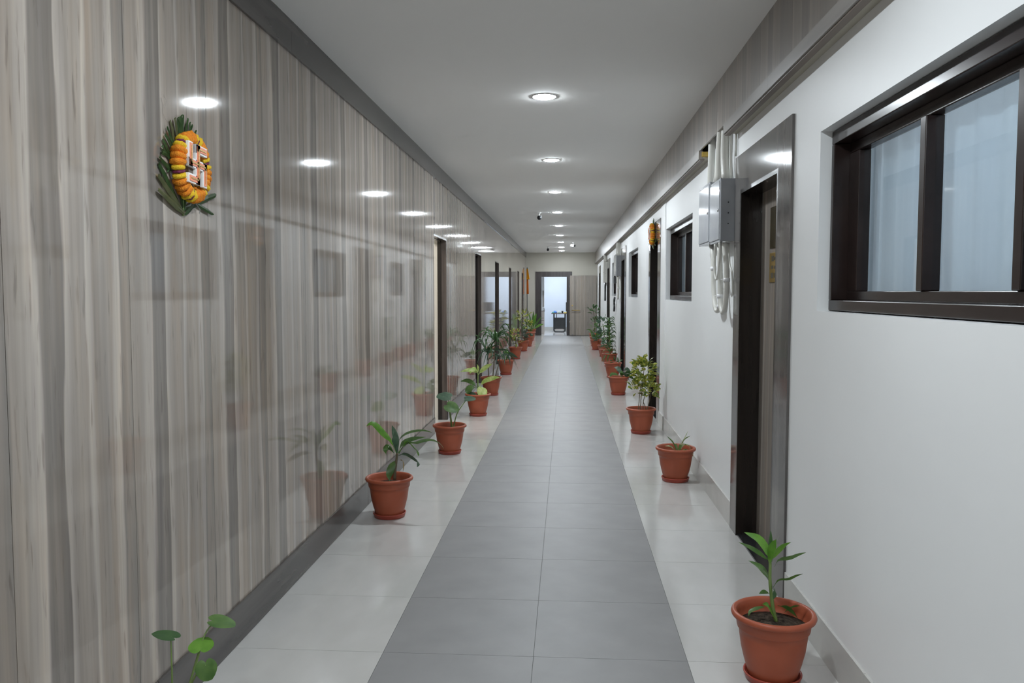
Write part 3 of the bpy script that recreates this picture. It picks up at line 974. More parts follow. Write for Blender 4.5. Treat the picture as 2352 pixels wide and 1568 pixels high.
def wreath(loc, rotz, label, group):
    t = thing('marigold_wreath', label, 'wreath', loc, (0, 0, rotz), group)
    rnd = random.Random(5)
    # local frame: x along the wall, z up, -y towards the corridor
    for i, (p, q) in enumerate(PALM):
        dirv = Vector((q[0] - p[0], 0, q[1] - p[1]))
        L = dirv.length
        dirv.normalize()
        sd = Vector((-dirv.z, 0, dirv.x))
        wd = 0.0085 if L < 0.17 else 0.012
        bm = bmesh.new()
        dep = -0.004 - 0.0012 * (i % 5)
        rows = []
        for s, wf in ((0, 0.45), (0.3, 1.0), (0.75, 0.9), (0.95, 0.7), (1.0, 0.35)):
            c = Vector((p[0], dep - 0.006 * s * rnd.random(), p[1])) + dirv * L * s
            rows.append([bm.verts.new(c + sd * wd * wf), bm.verts.new(c + Vector((0, -0.003, 0))), bm.verts.new(c - sd * wd * wf)])
        for A, B in zip(rows, rows[1:]):
            bm.faces.new((A[0], A[1], B[1], B[0]))
            bm.faces.new((A[1], A[2], B[2], B[1]))
        bmesh.ops.solidify(bm, geom=bm.faces[:], thickness=0.0008)
        obj('palm_leaf', bm, M['palm_pale'] if i in (4, 5, 13, 14) else M['palm'], t)
    bm = tube(bmesh.new(), [(-0.052, -0.006, -0.178), (-0.05, -0.006, -0.10), (-0.045, -0.006, 0.06)], 0.004, 6)
    obj('stem', bm, M['stalk'], t, True)
    # flowers threaded into a ring
    seq = ['marigold_orange', 'marigold_orange', 'marigold_orange', 'marigold_yellow', 'maroon', 'marigold_yellow']
    wid = {'marigold_orange': 0.019, 'marigold_yellow': 0.0155, 'maroon': 0.010}
    tot = sum(wid[s] for s in seq) * 6
    pos = 0.0
    for j in range(36):
        s = seq[j % 6]
        a = (pos + wid[s] / 2) / tot * 2 * PI + 0.5
        pos += wid[s]
        c = Vector((-0.030 + 0.102 * math.cos(a), -0.030, -0.004 + 0.101 * math.sin(a)))
        tan = Vector((-math.sin(a), 0, math.cos(a)))
        o = obj('flower', flower_me[(s, j % 2)], None, t, loc=c)
        o.rotation_euler = tan.to_track_quat('Z', 'Y').to_euler()
        k_ = 0.92 + 0.16 * rnd.random()
        o.scale = (k_, k_, 1.05)
    # auspicious emblem plaque in the middle
    def arms(hw, hh, th, y0, y1):
        b = []
        b.append((-th, th, y0, y1, -hh, hh))
        b.append((-hw, hw, y0, y1, -th, th))
        b.append((-th, hw, y0, y1, hh - 2 * th, hh))
        b.append((hw - 2 * th, hw, y0, y1, -hh, th))
        b.append((-hw, th, y0, y1, -hh, -hh + 2 * th))
        b.append((-hw, -hw + 2 * th, y0, y1, -th, hh))
        return boxes(*b)
    em = bevel(obj('emblem', arms(0.072, 0.072, 0.0165, -0.062, -0.050), M['plaque_white'], t), 0.0015)
    em.location = (-0.045, 0, 0.002)
    em.rotation_euler = (0, 0.05, 0)
    em['label'] = 'white emblem plaque with salmon inlay'
    obj('inlay', arms(0.0660, 0.0660, 0.0098, -0.0645, -0.060), M['plaque_orange'], em)
    obj('glitter_line', arms(0.0580, 0.0580, 0.0024, -0.0660, -0.063), M['gold_glitter'], em)
    # clear plastic strip that ties it up
    for p, q, wd in (((-0.192, 0.214), (-0.167, 0.099), 0.012), ((-0.167, 0.10), (-0.093, 0.062), 0.006), ((0.02, -0.06), (0.06, -0.16), 0.008)):
        bm = bmesh.new()
        n_ = 7
        rows = []
        for s in range(n_):
            f = s / (n_ - 1)
            x, z = p[0] + (q[0] - p[0]) * f, p[1] + (q[1] - p[1]) * f
            yy_ = -0.012 - 0.01 * math.sin(f * 9)
            rows.append((bm.verts.new((x - wd, yy_, z)), bm.verts.new((x, yy_ - 0.006 * math.cos(f * 11), z)), bm.verts.new((x + wd, yy_ + 0.004, z))))
        for A, B in zip(rows, rows[1:]):
            bm.faces.new((A[0], A[1], B[1], B[0]))
            bm.faces.new((A[1], A[2], B[2], B[1]))
        bmesh.ops.solidify(bm, geom=bm.faces[:], thickness=0.0006)
        obj('plastic_strip', bm, M['clear'], t, True)
    return t


wreath((XL, 2.88, 1.92), PI / 2, 'marigold wreath with palm leaves and orange-white emblem on laminate wall', 'wreaths hung on the walls')
wreath((XR - 0.013, 9.62, 2.155), -PI / 2, 'marigold wreath with palm leaves hung above the second white-wall door', 'wreaths hung on the walls')


# ------------------------------------------------------------------ potted plants
bm = bmesh.new()
lathe(bm, [(0, 0.008), (0.086, 0.008), (0.092, 0.028), (0.106, 0.075), (0.118, 0.125), (0.125, 0.175), (0.1275, 0.198), (0.1330, 0.201),
           (0.1345, 0.206), (0.1385, 0.240), (0.147, 0.2415), (0.154, 0.246), (0.1565, 0.254), (0.154, 0.262), (0.147, 0.2665),
           (0.140, 0.265), (0.135, 0.258), (0.131, 0.235), (0.126, 0.19), (0.10, 0.186), (0, 0.186)], 48)
POT = mesh_of('pot', bm, True)
POT.materials.append(M['terracotta'])
bm = bmesh.new()
lathe(bm, [(0, 0), (0.095, 0), (0.100, 0.004), (0.1045, 0.022), (0.108, 0.026), (0.108, 0.031), (0.104, 0.032), (0.099, 0.026), (0.095, 0.0065), (0, 0.0065)], 48)
SAUCER = mesh_of('saucer', bm, True)
SAUCER.materials.append(M['saucer'])
bm = bmesh.new()
lathe(bm, [(0, 0.226), (0.04, 0.224), (0.08, 0.219), (0.11, 0.213), (0.1275, 0.211), (0.127, 0.195), (0, 0.195)], 28,
      lambda k, r, z: 1.0)
for v in bm.verts:
    rr = math.hypot(v.co.x, v.co.y)
    if v.co.z > 0.2 and rr < 0.12:
        v.co.z += random.uniform(-0.004, 0.005)
SOIL = mesh_of('soil', bm, True)
SOIL.materials.append(M['soil'])


def plant(name, label, x, y, rot=0.0, group='potted plants along the walls'):
    t = thing(name, label, 'potted plant', (x, y, 0), (0, 0, 0), group)
    for nm, me in (('saucer', SAUCER), ('pot', POT), ('soil', SOIL)):
        obj(nm, me, None, t, rot=(0, 0, rot))
    return t


def keep_clear(bm, parent):
    """leaves that reach a wall bend along it"""
    cx, cy = parent.location.x, parent.location.y
    lo, hi = XL + 0.02 - cx, XR - 0.045 - cx
    for v in bm.verts:
        for _ in range(1):
            if v.co.x < lo + 0.04:
                v.co.x = lo + 0.04 * math.exp((v.co.x - lo - 0.04) / 0.04)
            if v.co.x > hi - 0.04:
                v.co.x = hi - 0.04 * math.exp((hi - 0.04 - v.co.x) / 0.04)
        v.co.y = min(v.co.y, YE - 0.1 - cy)


def leaf(parent, pts, W, mat, roll=0.8, s0=0.0, fold=0.18, n=9, tip=1.0, name='leaf', wave=0.0):
    """blade swept along a 3-D midrib; side vector rolled about the midrib"""
    P = smooth_path(pts, n)
    bm = bmesh.new()
    rows = []
    up = Vector((0, 0, 1))
    prev = None
    for i, p in enumerate(P):
        s = i / n
        tv = (P[min(i + 1, n)] - P[max(i - 1, 0)]).normalized()
        sd = tv.cross(up)
        if sd.length < 0.15:
            sd = prev.copy() if prev is not None else Vector((0, 1, 0))
        sd.normalize()
        if prev is not None and sd.dot(prev) < 0:
            sd = -sd
        prev = sd
        nn_ = sd.cross(tv).normalized()
        side = sd * math.cos(roll) + nn_ * math.sin(roll)
        nor = tv.cross(side).normalized()
        if s <= s0:
            hw = W * 0.05
        else:
            q = (s - s0) / (1 - s0)
            hw = W * 0.5 * max(0.03, math.sin(PI * (0.06 + 0.94 * q) ** 0.85)) ** 0.9
        if i == n:
            hw = W * 0.01
        wv = nor * wave * W * math.sin(s * 14)
        rows.append((bm.verts.new(p + side * hw + nor * fold * hw + wv), bm.verts.new(p), bm.verts.new(p - side * hw + nor * fold * hw - wv)))
    for A, B in zip(rows, rows[1:]):
        bm.faces.new((A[0], A[1], B[1], B[0]))
        bm.faces.new((A[1], A[2], B[2], B[1]))
    keep_clear(bm, parent)
    return obj(name, bm, mat, parent, True)


def heart(parent, center, size, tipdir, normal, mat):
    """heart-shaped blade: petiole joins near the notch"""
    tv = Vector(tipdir).normalized()
    nv = Vector(normal).normalized()
    sd = nv.cross(tv).normalized()
    nv = tv.cross(sd).normalized()
    bm = bmesh.new()
    c = bm.verts.new(Vector(center))
    n = 22
    inner, outer = [], []
    for k in range(n):
        a = 2 * PI * k / n
        # r measured from the petiole joint; a = 0 is the tip
        r = 0.30 + 0.30 * (0.5 + 0.5 * math.cos(a)) ** 1.0 + 0.22 * max(0, math.cos(a)) ** 7
        if abs(a - PI) < 0.5:
            r *= 0.42 + 0.58 * abs(a - PI) / 0.5
        r *= 1.0 + 0.25 * abs(math.sin(a))
        dirv = tv * math.cos(a) + sd * math.sin(a)
        droop = -0.10 * (r ** 2) + 0.05 * abs(math.sin(a)) * r * 2
        inner.append(bm.verts.new(Vector(center) + (dirv * r * 0.55 + nv * (droop * 0.2 + 0.03 * abs(math.sin(a)))) * size))
        outer.append(bm.verts.new(Vector(center) + (dirv * r + nv * droop) * size))
    for k in range(n):
        j = (k + 1) % n
        bm.faces.new((c, inner[k], inner[j]))
        bm.faces.new((inner[k], outer[k], outer[j], inner[j]))
    keep_clear(bm, parent)
    return obj('leaf', bm, mat, parent, True)


def stem(parent, pts, r, mat=None, r1=None, n=None):
    return obj('stem', tube(bmesh.new(), pts, r, 8, n=n, r1=r1), mat or M['stalk'], parent, True)


# midribs in metres from each pot's foot: (x, y, z) points, blade width
LEAVES_ARCHING = [
    ([(0.048, -0.0, 0.42), (0.015, -0.012, 0.504), (-0.023, -0.024, 0.547), (-0.071, -0.036, 0.605), (-0.104, -0.048, 0.624), (-0.134, -0.06, 0.605)], 0.042),
    ([(0.053, 0.0, 0.42), (0.043, 0.027, 0.498), (0.022, 0.053, 0.555), (0.003, 0.08, 0.589)], 0.035),
    ([(0.06, 0.0, 0.421), (0.064, 0.025, 0.508), (0.121, 0.05, 0.551), (0.21, 0.075, 0.561), (0.268, 0.1, 0.541)], 0.03),
    ([(0.063, 0.0, 0.421), (0.086, 0.017, 0.485), (0.155, 0.033, 0.513), (0.235, 0.05, 0.519)], 0.04),
    ([(0.066, -0.0, 0.415), (0.113, -0.017, 0.491), (0.188, -0.033, 0.498), (0.252, -0.05, 0.522), (0.316, -0.067, 0.521), (0.358, -0.083, 0.497), (0.378, -0.1, 0.47)], 0.036),
    ([(0.063, -0.0, 0.421), (0.124, -0.02, 0.5), (0.169, -0.04, 0.476), (0.203, -0.06, 0.445), (0.209, -0.08, 0.418)], 0.045),
    ([(0.063, -0.0, 0.405), (0.115, -0.03, 0.422), (0.172, -0.06, 0.404), (0.213, -0.09, 0.38), (0.207, -0.12, 0.356)], 0.045),
    ([(0.042, -0.0, 0.4), (0.025, -0.013, 0.443), (0.002, -0.025, 0.471), (-0.016, -0.038, 0.447), (-0.001, -0.05, 0.409)], 0.045),
    ([(0.042, -0.0, 0.369), (0.02, -0.02, 0.332), (0.009, -0.04, 0.28), (0.018, -0.06, 0.243)], 0.045),
    ([(0.063, -0.0, 0.374), (0.092, -0.017, 0.376), (0.104, -0.033, 0.356), (0.103, -0.05, 0.309)], 0.014),
    ([(0.05, -0.0, 0.42), (0.045, -0.02, 0.496), (0.057, -0.04, 0.546), (0.049, -0.06, 0.6)], 0.04),
]
STEM_ARCHING = [
    ([(0.036, 0.0, 0.245), (0.039, 0.0, 0.302), (0.047, 0.0, 0.359), (0.054, 0.0, 0.42)], 0.013),
]
LEAVES_UPRIGHT = [
    ([(-0.021, 0.0, 0.471), (-0.031, 0.01, 0.505), (-0.054, 0.02, 0.535), (-0.08, 0.03, 0.546), (-0.106, 0.04, 0.553)], 0.03),
    ([(-0.025, -0.0, 0.463), (-0.053, -0.017, 0.489), (-0.097, -0.033, 0.518), (-0.146, -0.05, 0.542)], 0.026),
    ([(-0.019, -0.0, 0.442), (-0.018, -0.017, 0.498), (-0.011, -0.033, 0.532), (-0.009, -0.05, 0.555)], 0.03),
    ([(-0.019, 0.0, 0.471), (-0.015, 0.015, 0.525), (-0.009, 0.03, 0.566)], 0.032),
    ([(-0.013, -0.0, 0.463), (0.008, -0.01, 0.5), (0.028, -0.02, 0.526), (0.052, -0.03, 0.54)], 0.028),
    ([(-0.0, 0.0, 0.434), (0.017, 0.007, 0.461), (0.059, 0.015, 0.466), (0.093, 0.022, 0.477), (0.125, 0.03, 0.483)], 0.022),
    ([(-0.017, 0.0, 0.38), (-0.029, 0.013, 0.404), (-0.05, 0.027, 0.428), (-0.088, 0.04, 0.443)], 0.022),
    ([(-0.003, -0.0, 0.355), (0.014, -0.01, 0.389), (0.047, -0.02, 0.397), (0.072, -0.03, 0.414), (0.095, -0.04, 0.424)], 0.02),
    ([(-0.014, -0.0, 0.33), (-0.041, -0.025, 0.347), (-0.068, -0.05, 0.348)], 0.016),
    ([(-0.011, -0.0, 0.372), (-0.001, -0.025, 0.348), (-0.015, -0.05, 0.328)], 0.022),
    ([(0.012, -0.0, 0.228), (-0.008, -0.01, 0.267), (-0.027, -0.02, 0.296), (-0.049, -0.03, 0.3)], 0.03),
    ([(0.015, -0.0, 0.285), (0.045, -0.02, 0.287), (0.064, -0.04, 0.277), (0.074, -0.06, 0.261)], 0.03),
    ([(0.031, 0.0, 0.252), (0.069, 0.01, 0.278), (0.104, 0.02, 0.279)], 0.016),
    ([(-0.021, -0.0, 0.28), (-0.055, -0.007, 0.279), (-0.089, -0.013, 0.267), (-0.098, -0.02, 0.248)], 0.014),
    ([(-0.018, 0.0, 0.43), (0.002, 0.035, 0.46), (0.031, 0.07, 0.538)], 0.02),
]
STEM_UPRIGHT = [
    ([(0.012, 0.0, 0.218), (-0.002, 0.0, 0.272), (-0.01, 0.0, 0.33), (-0.016, 0.0, 0.388), (-0.016, 0.0, 0.442), (-0.019, 0.0, 0.48)], 0.012),
]
HEARTS_NEAR = [
    ([(-0.05, -0.0, 0.213), (-0.044, -0.0, 0.372), (-0.044, -0.0, 0.437), (-0.044, -0.0, 0.505)], 0.09),
    ([(-0.038, 0.0, 0.214), (-0.009, 0.033, 0.356), (0.021, 0.067, 0.48), (0.04, 0.1, 0.511)], 0.1),
    ([(-0.041, 0.0, 0.214), (0.003, 0.01, 0.368), (0.016, 0.02, 0.412), (0.027, 0.03, 0.46)], 0.075),
    ([(-0.04, -0.0, 0.214), (0.018, -0.01, 0.379), (0.052, -0.02, 0.424), (0.069, -0.03, 0.441)], 0.06),
]
HEARTS_SMALL = [
    ([(0.021, 0.0, 0.186), (0.008, 0.025, 0.274), (-0.022, 0.05, 0.511)], 0.12),
    ([(0.025, -0.0, 0.186), (0.017, -0.03, 0.338), (0.003, -0.06, 0.443)], 0.12),
    ([(0.025, 0.0, 0.186), (0.061, 0.05, 0.354), (0.148, 0.1, 0.487)], 0.11),
]
LEAVES_PALE = [
    ([(-0.0, -0.0, 0.5), (-0.046, -0.02, 0.543), (-0.115, -0.04, 0.551), (-0.202, -0.06, 0.531)], 0.05),
    ([(-0.0, 0.0, 0.5), (-0.008, 0.05, 0.555), (-0.021, 0.1, 0.608)], 0.04),
    ([(0.006, 0.0, 0.488), (0.047, 0.01, 0.547), (0.106, 0.02, 0.592), (0.17, 0.03, 0.618)], 0.065),
    ([(0.011, -0.0, 0.332), (0.073, -0.018, 0.413), (0.146, -0.035, 0.447), (0.219, -0.053, 0.469), (0.271, -0.07, 0.464)], 0.06),
    ([(-0.007, 0.0, 0.332), (-0.076, 0.027, 0.395), (-0.151, 0.053, 0.419), (-0.221, 0.08, 0.4)], 0.05),
    ([(0.014, -0.0, 0.356), (0.051, -0.04, 0.337), (0.061, -0.08, 0.271), (0.059, -0.12, 0.207)], 0.11),
    ([(-0.013, -0.0, 0.332), (-0.083, -0.01, 0.339), (-0.118, -0.02, 0.298), (-0.123, -0.03, 0.257)], 0.08),
    ([(-0.013, 0.0, 0.248), (-0.074, 0.01, 0.258), (-0.159, 0.02, 0.254)], 0.05),
    ([(-0.0, -0.0, 0.488), (-0.021, -0.03, 0.562), (-0.071, -0.06, 0.547), (-0.085, -0.09, 0.508)], 0.05),
]
STEM_PALE = [
    ([(0.001, 0.0, 0.212), (-0.001, 0.0, 0.368), (-0.0, 0.0, 0.512)], 0.02),
]
LEAVES_DROOP = [
    ([(0.01, -0.0, 0.297), (0.023, -0.017, 0.394), (0.028, -0.033, 0.435), (0.001, -0.05, 0.467)], 0.09),
    ([(0.014, -0.0, 0.297), (0.047, -0.02, 0.378), (0.104, -0.04, 0.38), (0.168, -0.06, 0.342), (0.229, -0.08, 0.308)], 0.08),
    ([(0.014, -0.0, 0.297), (0.056, -0.04, 0.364), (0.114, -0.08, 0.335), (0.149, -0.12, 0.299)], 0.07),
    ([(0.002, 0.0, 0.265), (-0.045, 0.03, 0.318), (-0.095, 0.06, 0.375)], 0.04),
    ([(0.006, 0.0, 0.297), (-0.013, 0.04, 0.389), (-0.032, 0.08, 0.418)], 0.07),
    ([(0.01, -0.0, 0.273), (0.041, -0.05, 0.313), (0.053, -0.1, 0.337)], 0.04),
]
LEAVES_SPIDER = [
    ([(0.018, 0.0, 0.225), (0.056, 0.01, 0.306), (0.099, 0.02, 0.393)], 0.016),
    ([(0.023, 0.0, 0.225), (0.067, 0.025, 0.318), (0.128, 0.05, 0.348)], 0.018),
    ([(0.013, -0.0, 0.225), (0.009, -0.01, 0.29), (-0.0, -0.02, 0.335)], 0.014),
    ([(0.011, -0.0, 0.225), (-0.019, -0.02, 0.301), (-0.073, -0.04, 0.356)], 0.016),
    ([(0.006, -0.0, 0.225), (-0.04, -0.04, 0.276), (-0.096, -0.08, 0.287)], 0.012),
    ([(0.027, -0.0, 0.225), (0.056, -0.027, 0.289), (0.099, -0.053, 0.285), (0.1, -0.08, 0.252)], 0.018),
    ([(0.032, -0.0, 0.221), (0.074, -0.033, 0.252), (0.116, -0.067, 0.235), (0.167, -0.1, 0.19)], 0.014),
    ([(0.023, -0.0, 0.225), (0.032, -0.03, 0.284), (0.051, -0.06, 0.309)], 0.02),
    ([(0.015, 0.0, 0.225), (0.007, 0.03, 0.263), (-0.003, 0.06, 0.281)], 0.016),
]
LEAVES_BROAD = [
    ([(0.04, -0.0, 0.238), (0.042, -0.02, 0.294), (0.062, -0.04, 0.334), (0.016, -0.06, 0.324)], 0.07),
    ([(0.04, -0.0, 0.238), (0.071, -0.033, 0.31), (0.113, -0.067, 0.284), (0.153, -0.1, 0.216)], 0.09),
    ([(0.043, 0.0, 0.238), (0.075, 0.033, 0.342), (0.115, 0.067, 0.37), (0.182, 0.1, 0.332)], 0.07),
    ([(0.043, 0.0, 0.238), (0.097, 0.017, 0.313), (0.151, 0.033, 0.327), (0.209, 0.05, 0.269)], 0.06),
    ([(0.043, -0.0, 0.238), (0.118, -0.01, 0.293), (0.177, -0.02, 0.264), (0.241, -0.03, 0.209)], 0.06),
    ([(0.036, 0.0, 0.238), (0.021, 0.02, 0.335), (-0.008, 0.04, 0.383), (-0.056, 0.06, 0.388)], 0.07),
    ([(0.032, -0.0, 0.231), (-0.019, -0.027, 0.294), (-0.096, -0.053, 0.304), (-0.127, -0.08, 0.261)], 0.05),
]

# --- left row
t = plant('potted_plant', 'green plant with heart-shaped leaves cut off by lower left edge', -1.06, 2.15)
dirs = [((-0.9, 0.1, 0.22), (0.15, 0.10, 0.98)), ((0.85, 0.3, -0.22), (0.25, 0.0, 0.95)), ((-0.2, 0.7, 0.25), (0.1, -0.45, 0.85)), ((0.25, -0.3, -0.9), (0.15, -0.95, 0.25))]
sizes = [0.066, 0.072, 0.060, 0.052]
mats = ['leaf_dark', 'leaf_mid', 'leaf_bright', 'leaf_mid']
for (pts, _), (tv, nv), s, mk in zip(HEARTS_NEAR, dirs, sizes, mats):
    stem(t, pts, 0.0032, r1=0.0018)
    heart(t, pts[-1], s, tv, nv, M[mk])

t = plant('potted_plant', 'potted plant with long arching leaves, first whole pot by laminate wall', -1.155, 5.184)
for i, (pts, W) in enumerate(LEAVES_ARCHING):
    mk = 'leaf_dry' if W < 0.02 else ('leaf_blue' if i in (1, 6, 10) else ('leaf_bright' if i in (0, 5) else 'leaf_mid'))
    leaf(t, pts, W * 1.12, M[mk], roll=(0.9, 0.6, 0.7)[i % 3], s0=0.16 if i not in (1, 10, 8) else 0.05)
stem(t, STEM_ARCHING[0][0], 0.0105, M['bark'], 0.008)

t = plant('potted_plant', 'sparse plant with three heart leaves on long stalks by first left doorway', -1.061, 7.293)
for (pts, _), (tv, nv, s, mk) in zip(HEARTS_SMALL, [((-0.95, 0, 0.12), (0.2, -0.38, 0.85), 0.13, 'leaf_blue'),
                                                    ((0.75, -0.2, -0.35), (0.35, -0.6, 0.65), 0.12, 'leaf_mid'),
                                                    ((0.9, 0.1, 0.05), (0, -0.3, 0.9), 0.10, 'leaf_blue')]):
    stem(t, pts, 0.007, r1=0.003)
    heart(t, pts[-1], s, tv, nv, M[mk])

t = plant('potted_plant', 'plant with broad pale yellow-green leaves, third pot from front on left', -1.048, 9.559)
for i, (pts, W) in enumerate(LEAVES_PALE):
    leaf(t, pts, W * 1.15, M['leaf_mid'] if i in (4, 6) else (M['leaf_blue'] if i == 7 else M['leaf_pale']), roll=0.95 if i != 5 else 0.1, s0=0.12)
stem(t, STEM_PALE[0][0], 0.012, M['stalk'], 0.007)


def fountain(t, base, n, L, W, mat, rnd, up=0.7, droop=0.9, spread=1.0):
    for j in range(n):
        az = 2 * PI * (j * 0.382 + rnd.random() * 0.1)
        e = up * (0.3 + 0.9 * rnd.random())
        l = L * (0.7 + 0.45 * rnd.random())
        d = Vector((math.cos(az), math.sin(az), 0)) * spread
        p0 = Vector(base)
        p1 = p0 + d * l * 0.28 + Vector((0, 0, e * l * 0.55))
        p2 = p0 + d * l * 0.58 + Vector((0, 0, (e * 0.75 - droop * 0.10) * l))
        p3 = p0 + d * l * 0.82 + Vector((0, 0, (e * 0.55 - droop * 0.5) * l))
        leaf(t, [p0, p1, p2, p3], W, mat, roll=0.35 + 0.5 * rnd.random(), n=7)


rnd = random.Random(3)
t = plant('potted_plant', 'tall plant with drooping grassy leaves, fourth pot from front on left', -1.071, 11.493)
stem(t, [(-0.03, 0, 0.2), (-0.045, 0.02, 0.45), (-0.05, 0.03, 0.62)], 0.008, M['bark'])
stem(t, [(0.02, 0, 0.2), (0.045, 0.0, 0.5), (0.06, -0.01, 0.78)], 0.008, M['bark'])
stem(t, [(0.04, 0.02, 0.2), (0.10, 0.03, 0.42), (0.13, 0.02, 0.55)], 0.006, M['bark'])
fountain(t, (-0.05, 0.03, 0.60), 20, 0.36, 0.022, M['leaf_dark'], rnd, 0.8, 1.0)
fountain(t, (0.06, -0.01, 0.78), 26, 0.36, 0.022, M['leaf_dark'], rnd, 0.9, 1.1)
fountain(t, (0.05, -0.01, 0.64), 16, 0.34, 0.022, M['leaf_blue'], rnd, 0.1, 1.3)
fountain(t, (0.13, 0.02, 0.55), 12, 0.30, 0.022, M['leaf_blue'], rnd, 0.3, 1.4)

t = plant('potted_plant', 'small plant with leaves drooping rightwards, fifth pot from front on left', -1.075, 14.391)
for i, (pts, W) in enumerate(LEAVES_DROOP):
    leaf(t, pts, W, M[('leaf_bright', 'leaf_blue', 'leaf_dark', 'leaf_mid', 'leaf_bright', 'leaf_mid')[i]], roll=0.9, s0=0.25)
stem(t, [(0.01, 0, 0.2), (0.012, 0, 0.31)], 0.012)


def bush(t, clusters, mat, rnd, L=0.075, W=0.035, tip=True):
    for (cx, cy, cz, rx, rz, n) in clusters:
        for j in range(n):
            u = rnd.uniform(-1, 1)
            az = rnd.random() * 2 * PI
            q = math.sqrt(max(0, 1 - u * u))
            rr = 0.45 + 0.5 * rnd.random()
            p = Vector((cx + rx * rr * q * math.cos(az), cy + rx * rr * q * math.sin(az), cz + rz * rr * u))
            d = Vector((q * math.cos(az), q * math.sin(az), 0.35 + 0.5 * u)).normalized()
            l = L * (0.75 + 0.5 * rnd.random())
            leaf(t, [p, p + d * l * 0.5 + Vector((0, 0, 0.12 * l)), p + d * l - Vector((0, 0, 0.12 * l))], W * (0.8 + 0.4 * rnd.random()), mat,
                 roll=rnd.uniform(-0.9, 0.9), n=5)


t = plant('potted_plant', 'small bushy croton, sixth pot from front on left', -1.118, 17.812)
stem(t, [(0.0, 0, 0.2), (0.01, 0, 0.36), (0.0, 0, 0.5)], 0.01, M['bark'])
bush(t, [(0.0, 0, 0.54, 0.12, 0.13, 34), (0.02, 0, 0.37, 0.12, 0.05, 10)], M['leaf_croton'], rnd, 0.09, 0.045)

t = plant('potted_plant', 'tall bushy croton with dark lower leaves, seventh pot on left', -1.077, 20.212)
stem(t, [(-0.02, 0, 0.2), (-0.04, 0, 0.5), (-0.03, 0, 0.75)], 0.01, M['bark'])
stem(t, [(0.03, 0, 0.2), (0.07, 0, 0.5), (0.09, 0, 0.7)], 0.01, M['bark'])
bush(t, [(0.0, 0, 0.86, 0.17, 0.17, 44), (0.12, 0, 0.66, 0.10, 0.14, 20)], M['leaf_croton'], rnd, 0.10, 0.05)
bush(t, [(-0.04, 0, 0.38, 0.16, 0.16, 40)], M['leaf_blue'], rnd, 0.10, 0.045)

t = plant('potted_plant', 'low plant in the pot half hidden behind seventh left pot', -1.037, 22.0)
bush(t, [(0.0, 0, 0.32, 0.10, 0.08, 16)], M['leaf_blue'], rnd, 0.10, 0.05)

t = plant('potted_plant', 'low leafy plant in the second last pot on the left', -1.079, 24.6)
bush(t, [(-0.12, 0, 0.34, 0.12, 0.12, 22)], M['leaf_mid'], rnd, 0.12, 0.05)

t = plant('potted_plant', 'plant with tall broad upright leaves beside the far door frame', -1.14, 26.7)
for az, e, l in ((0.2, 1.0, 0.55), (0.6, 1.3, 0.6), (2.6, 1.0, 0.5), (3.2, 0.7, 0.5), (4.2, 1.1, 0.55), (5.2, 1.2, 0.6), (1.4, 1.35, 0.65), (5.9, 0.5, 0.45), (3.7, 1.3, 0.62)):
    d = Vector((math.cos(az) * math.cos(e), math.sin(az) * math.cos(e) * 0.5, math.sin(e)))
    p0 = Vector((0.04, 0, 0.22))
    leaf(t, [p0, p0 + d * l * 0.5 + Vector((0, 0, 0.05)), p0 + d * l], 0.10, M['leaf_mid'] if az < 4 else M['leaf_bright'], roll=0.8, s0=0.2)

# --- right row
t = plant('potted_plant', 'young upright leafy plant in largest-looking pot, lower right corner', 0.789, 3.064)
for i, (pts, W) in enumerate(LEAVES_UPRIGHT):
    mk = 'leaf_bright' if i in (0, 2, 4, 10) else ('leaf_dark' if i in (3, 9) else 'leaf_mid')
    leaf(t, pts, W, M[mk], roll=(0.95, 0.75, 1.1)[i % 3], s0=0.0 if i in (0, 1, 2, 3, 4, 10) else 0.18)
stem(t, STEM_UPRIGHT[0][0], 0.008, M['stalk'], 0.005)

t = plant('potted_plant', 'small spider plant with striped grassy leaves, second pot on right', 0.856, 6.335)
for i, (pts, W) in enumerate(LEAVES_SPIDER):
    leaf(t, pts, W * (0.9 if i in (5, 7) else 1.3), M['leaf_mid'] if i in (1, 3, 8) else M['leaf_cream'], roll=0.9)

rnd = random.Random(8)
t = plant('potted_plant', 'tall yellow-green variegated croton, third pot on right before second door', 0.784, 8.478)
for pts in ([(-0.03, 0, 0.2), (-0.02, 0, 0.36), (0.0, 0.0, 0.56)], [(-0.01, 0, 0.2), (0.0, 0, 0.38), (0.02, 0, 0.60), (0.03, 0, 0.74)],
            [(0.02, 0.01, 0.2), (0.025, 0.02, 0.33), (0.05, 0.02, 0.42)], [(0.045, -0.01, 0.2), (0.04, -0.01, 0.28), (0.02, -0.02, 0.33)],
            [(0.05, 0.02, 0.2), (0.09, 0.03, 0.35), (0.10, 0.03, 0.5)]):
    stem(t, pts, 0.005, M['bark'], 0.003)
bush(t, [(0.02, 0, 0.655, 0.10, 0.12, 95), (0.025, 0, 0.77, 0.03, 0.03, 10), (-0.06, 0, 0.46, 0.06, 0.055, 18), (0.09, 0, 0.46, 0.075, 0.09, 44),
         (0.02, 0, 0.54, 0.06, 0.05, 18)], M['leaf_croton'], rnd, 0.082, 0.042)

t = plant('potted_plant', 'plant with broad grey-green leaves leaning to wall, fourth pot on right', 0.75, 11.665)
for i, (pts, W) in enumerate(LEAVES_BROAD):
    leaf(t, pts, W, M[('leaf_mid', 'leaf_blue', 'leaf_blue', 'leaf_dark', 'leaf_dark', 'leaf_blue', 'leaf_mid')[i]], roll=0.9, s0=0.25)
stem(t, [(0.03, 0, 0.2), (0.04, 0, 0.26)], 0.010)

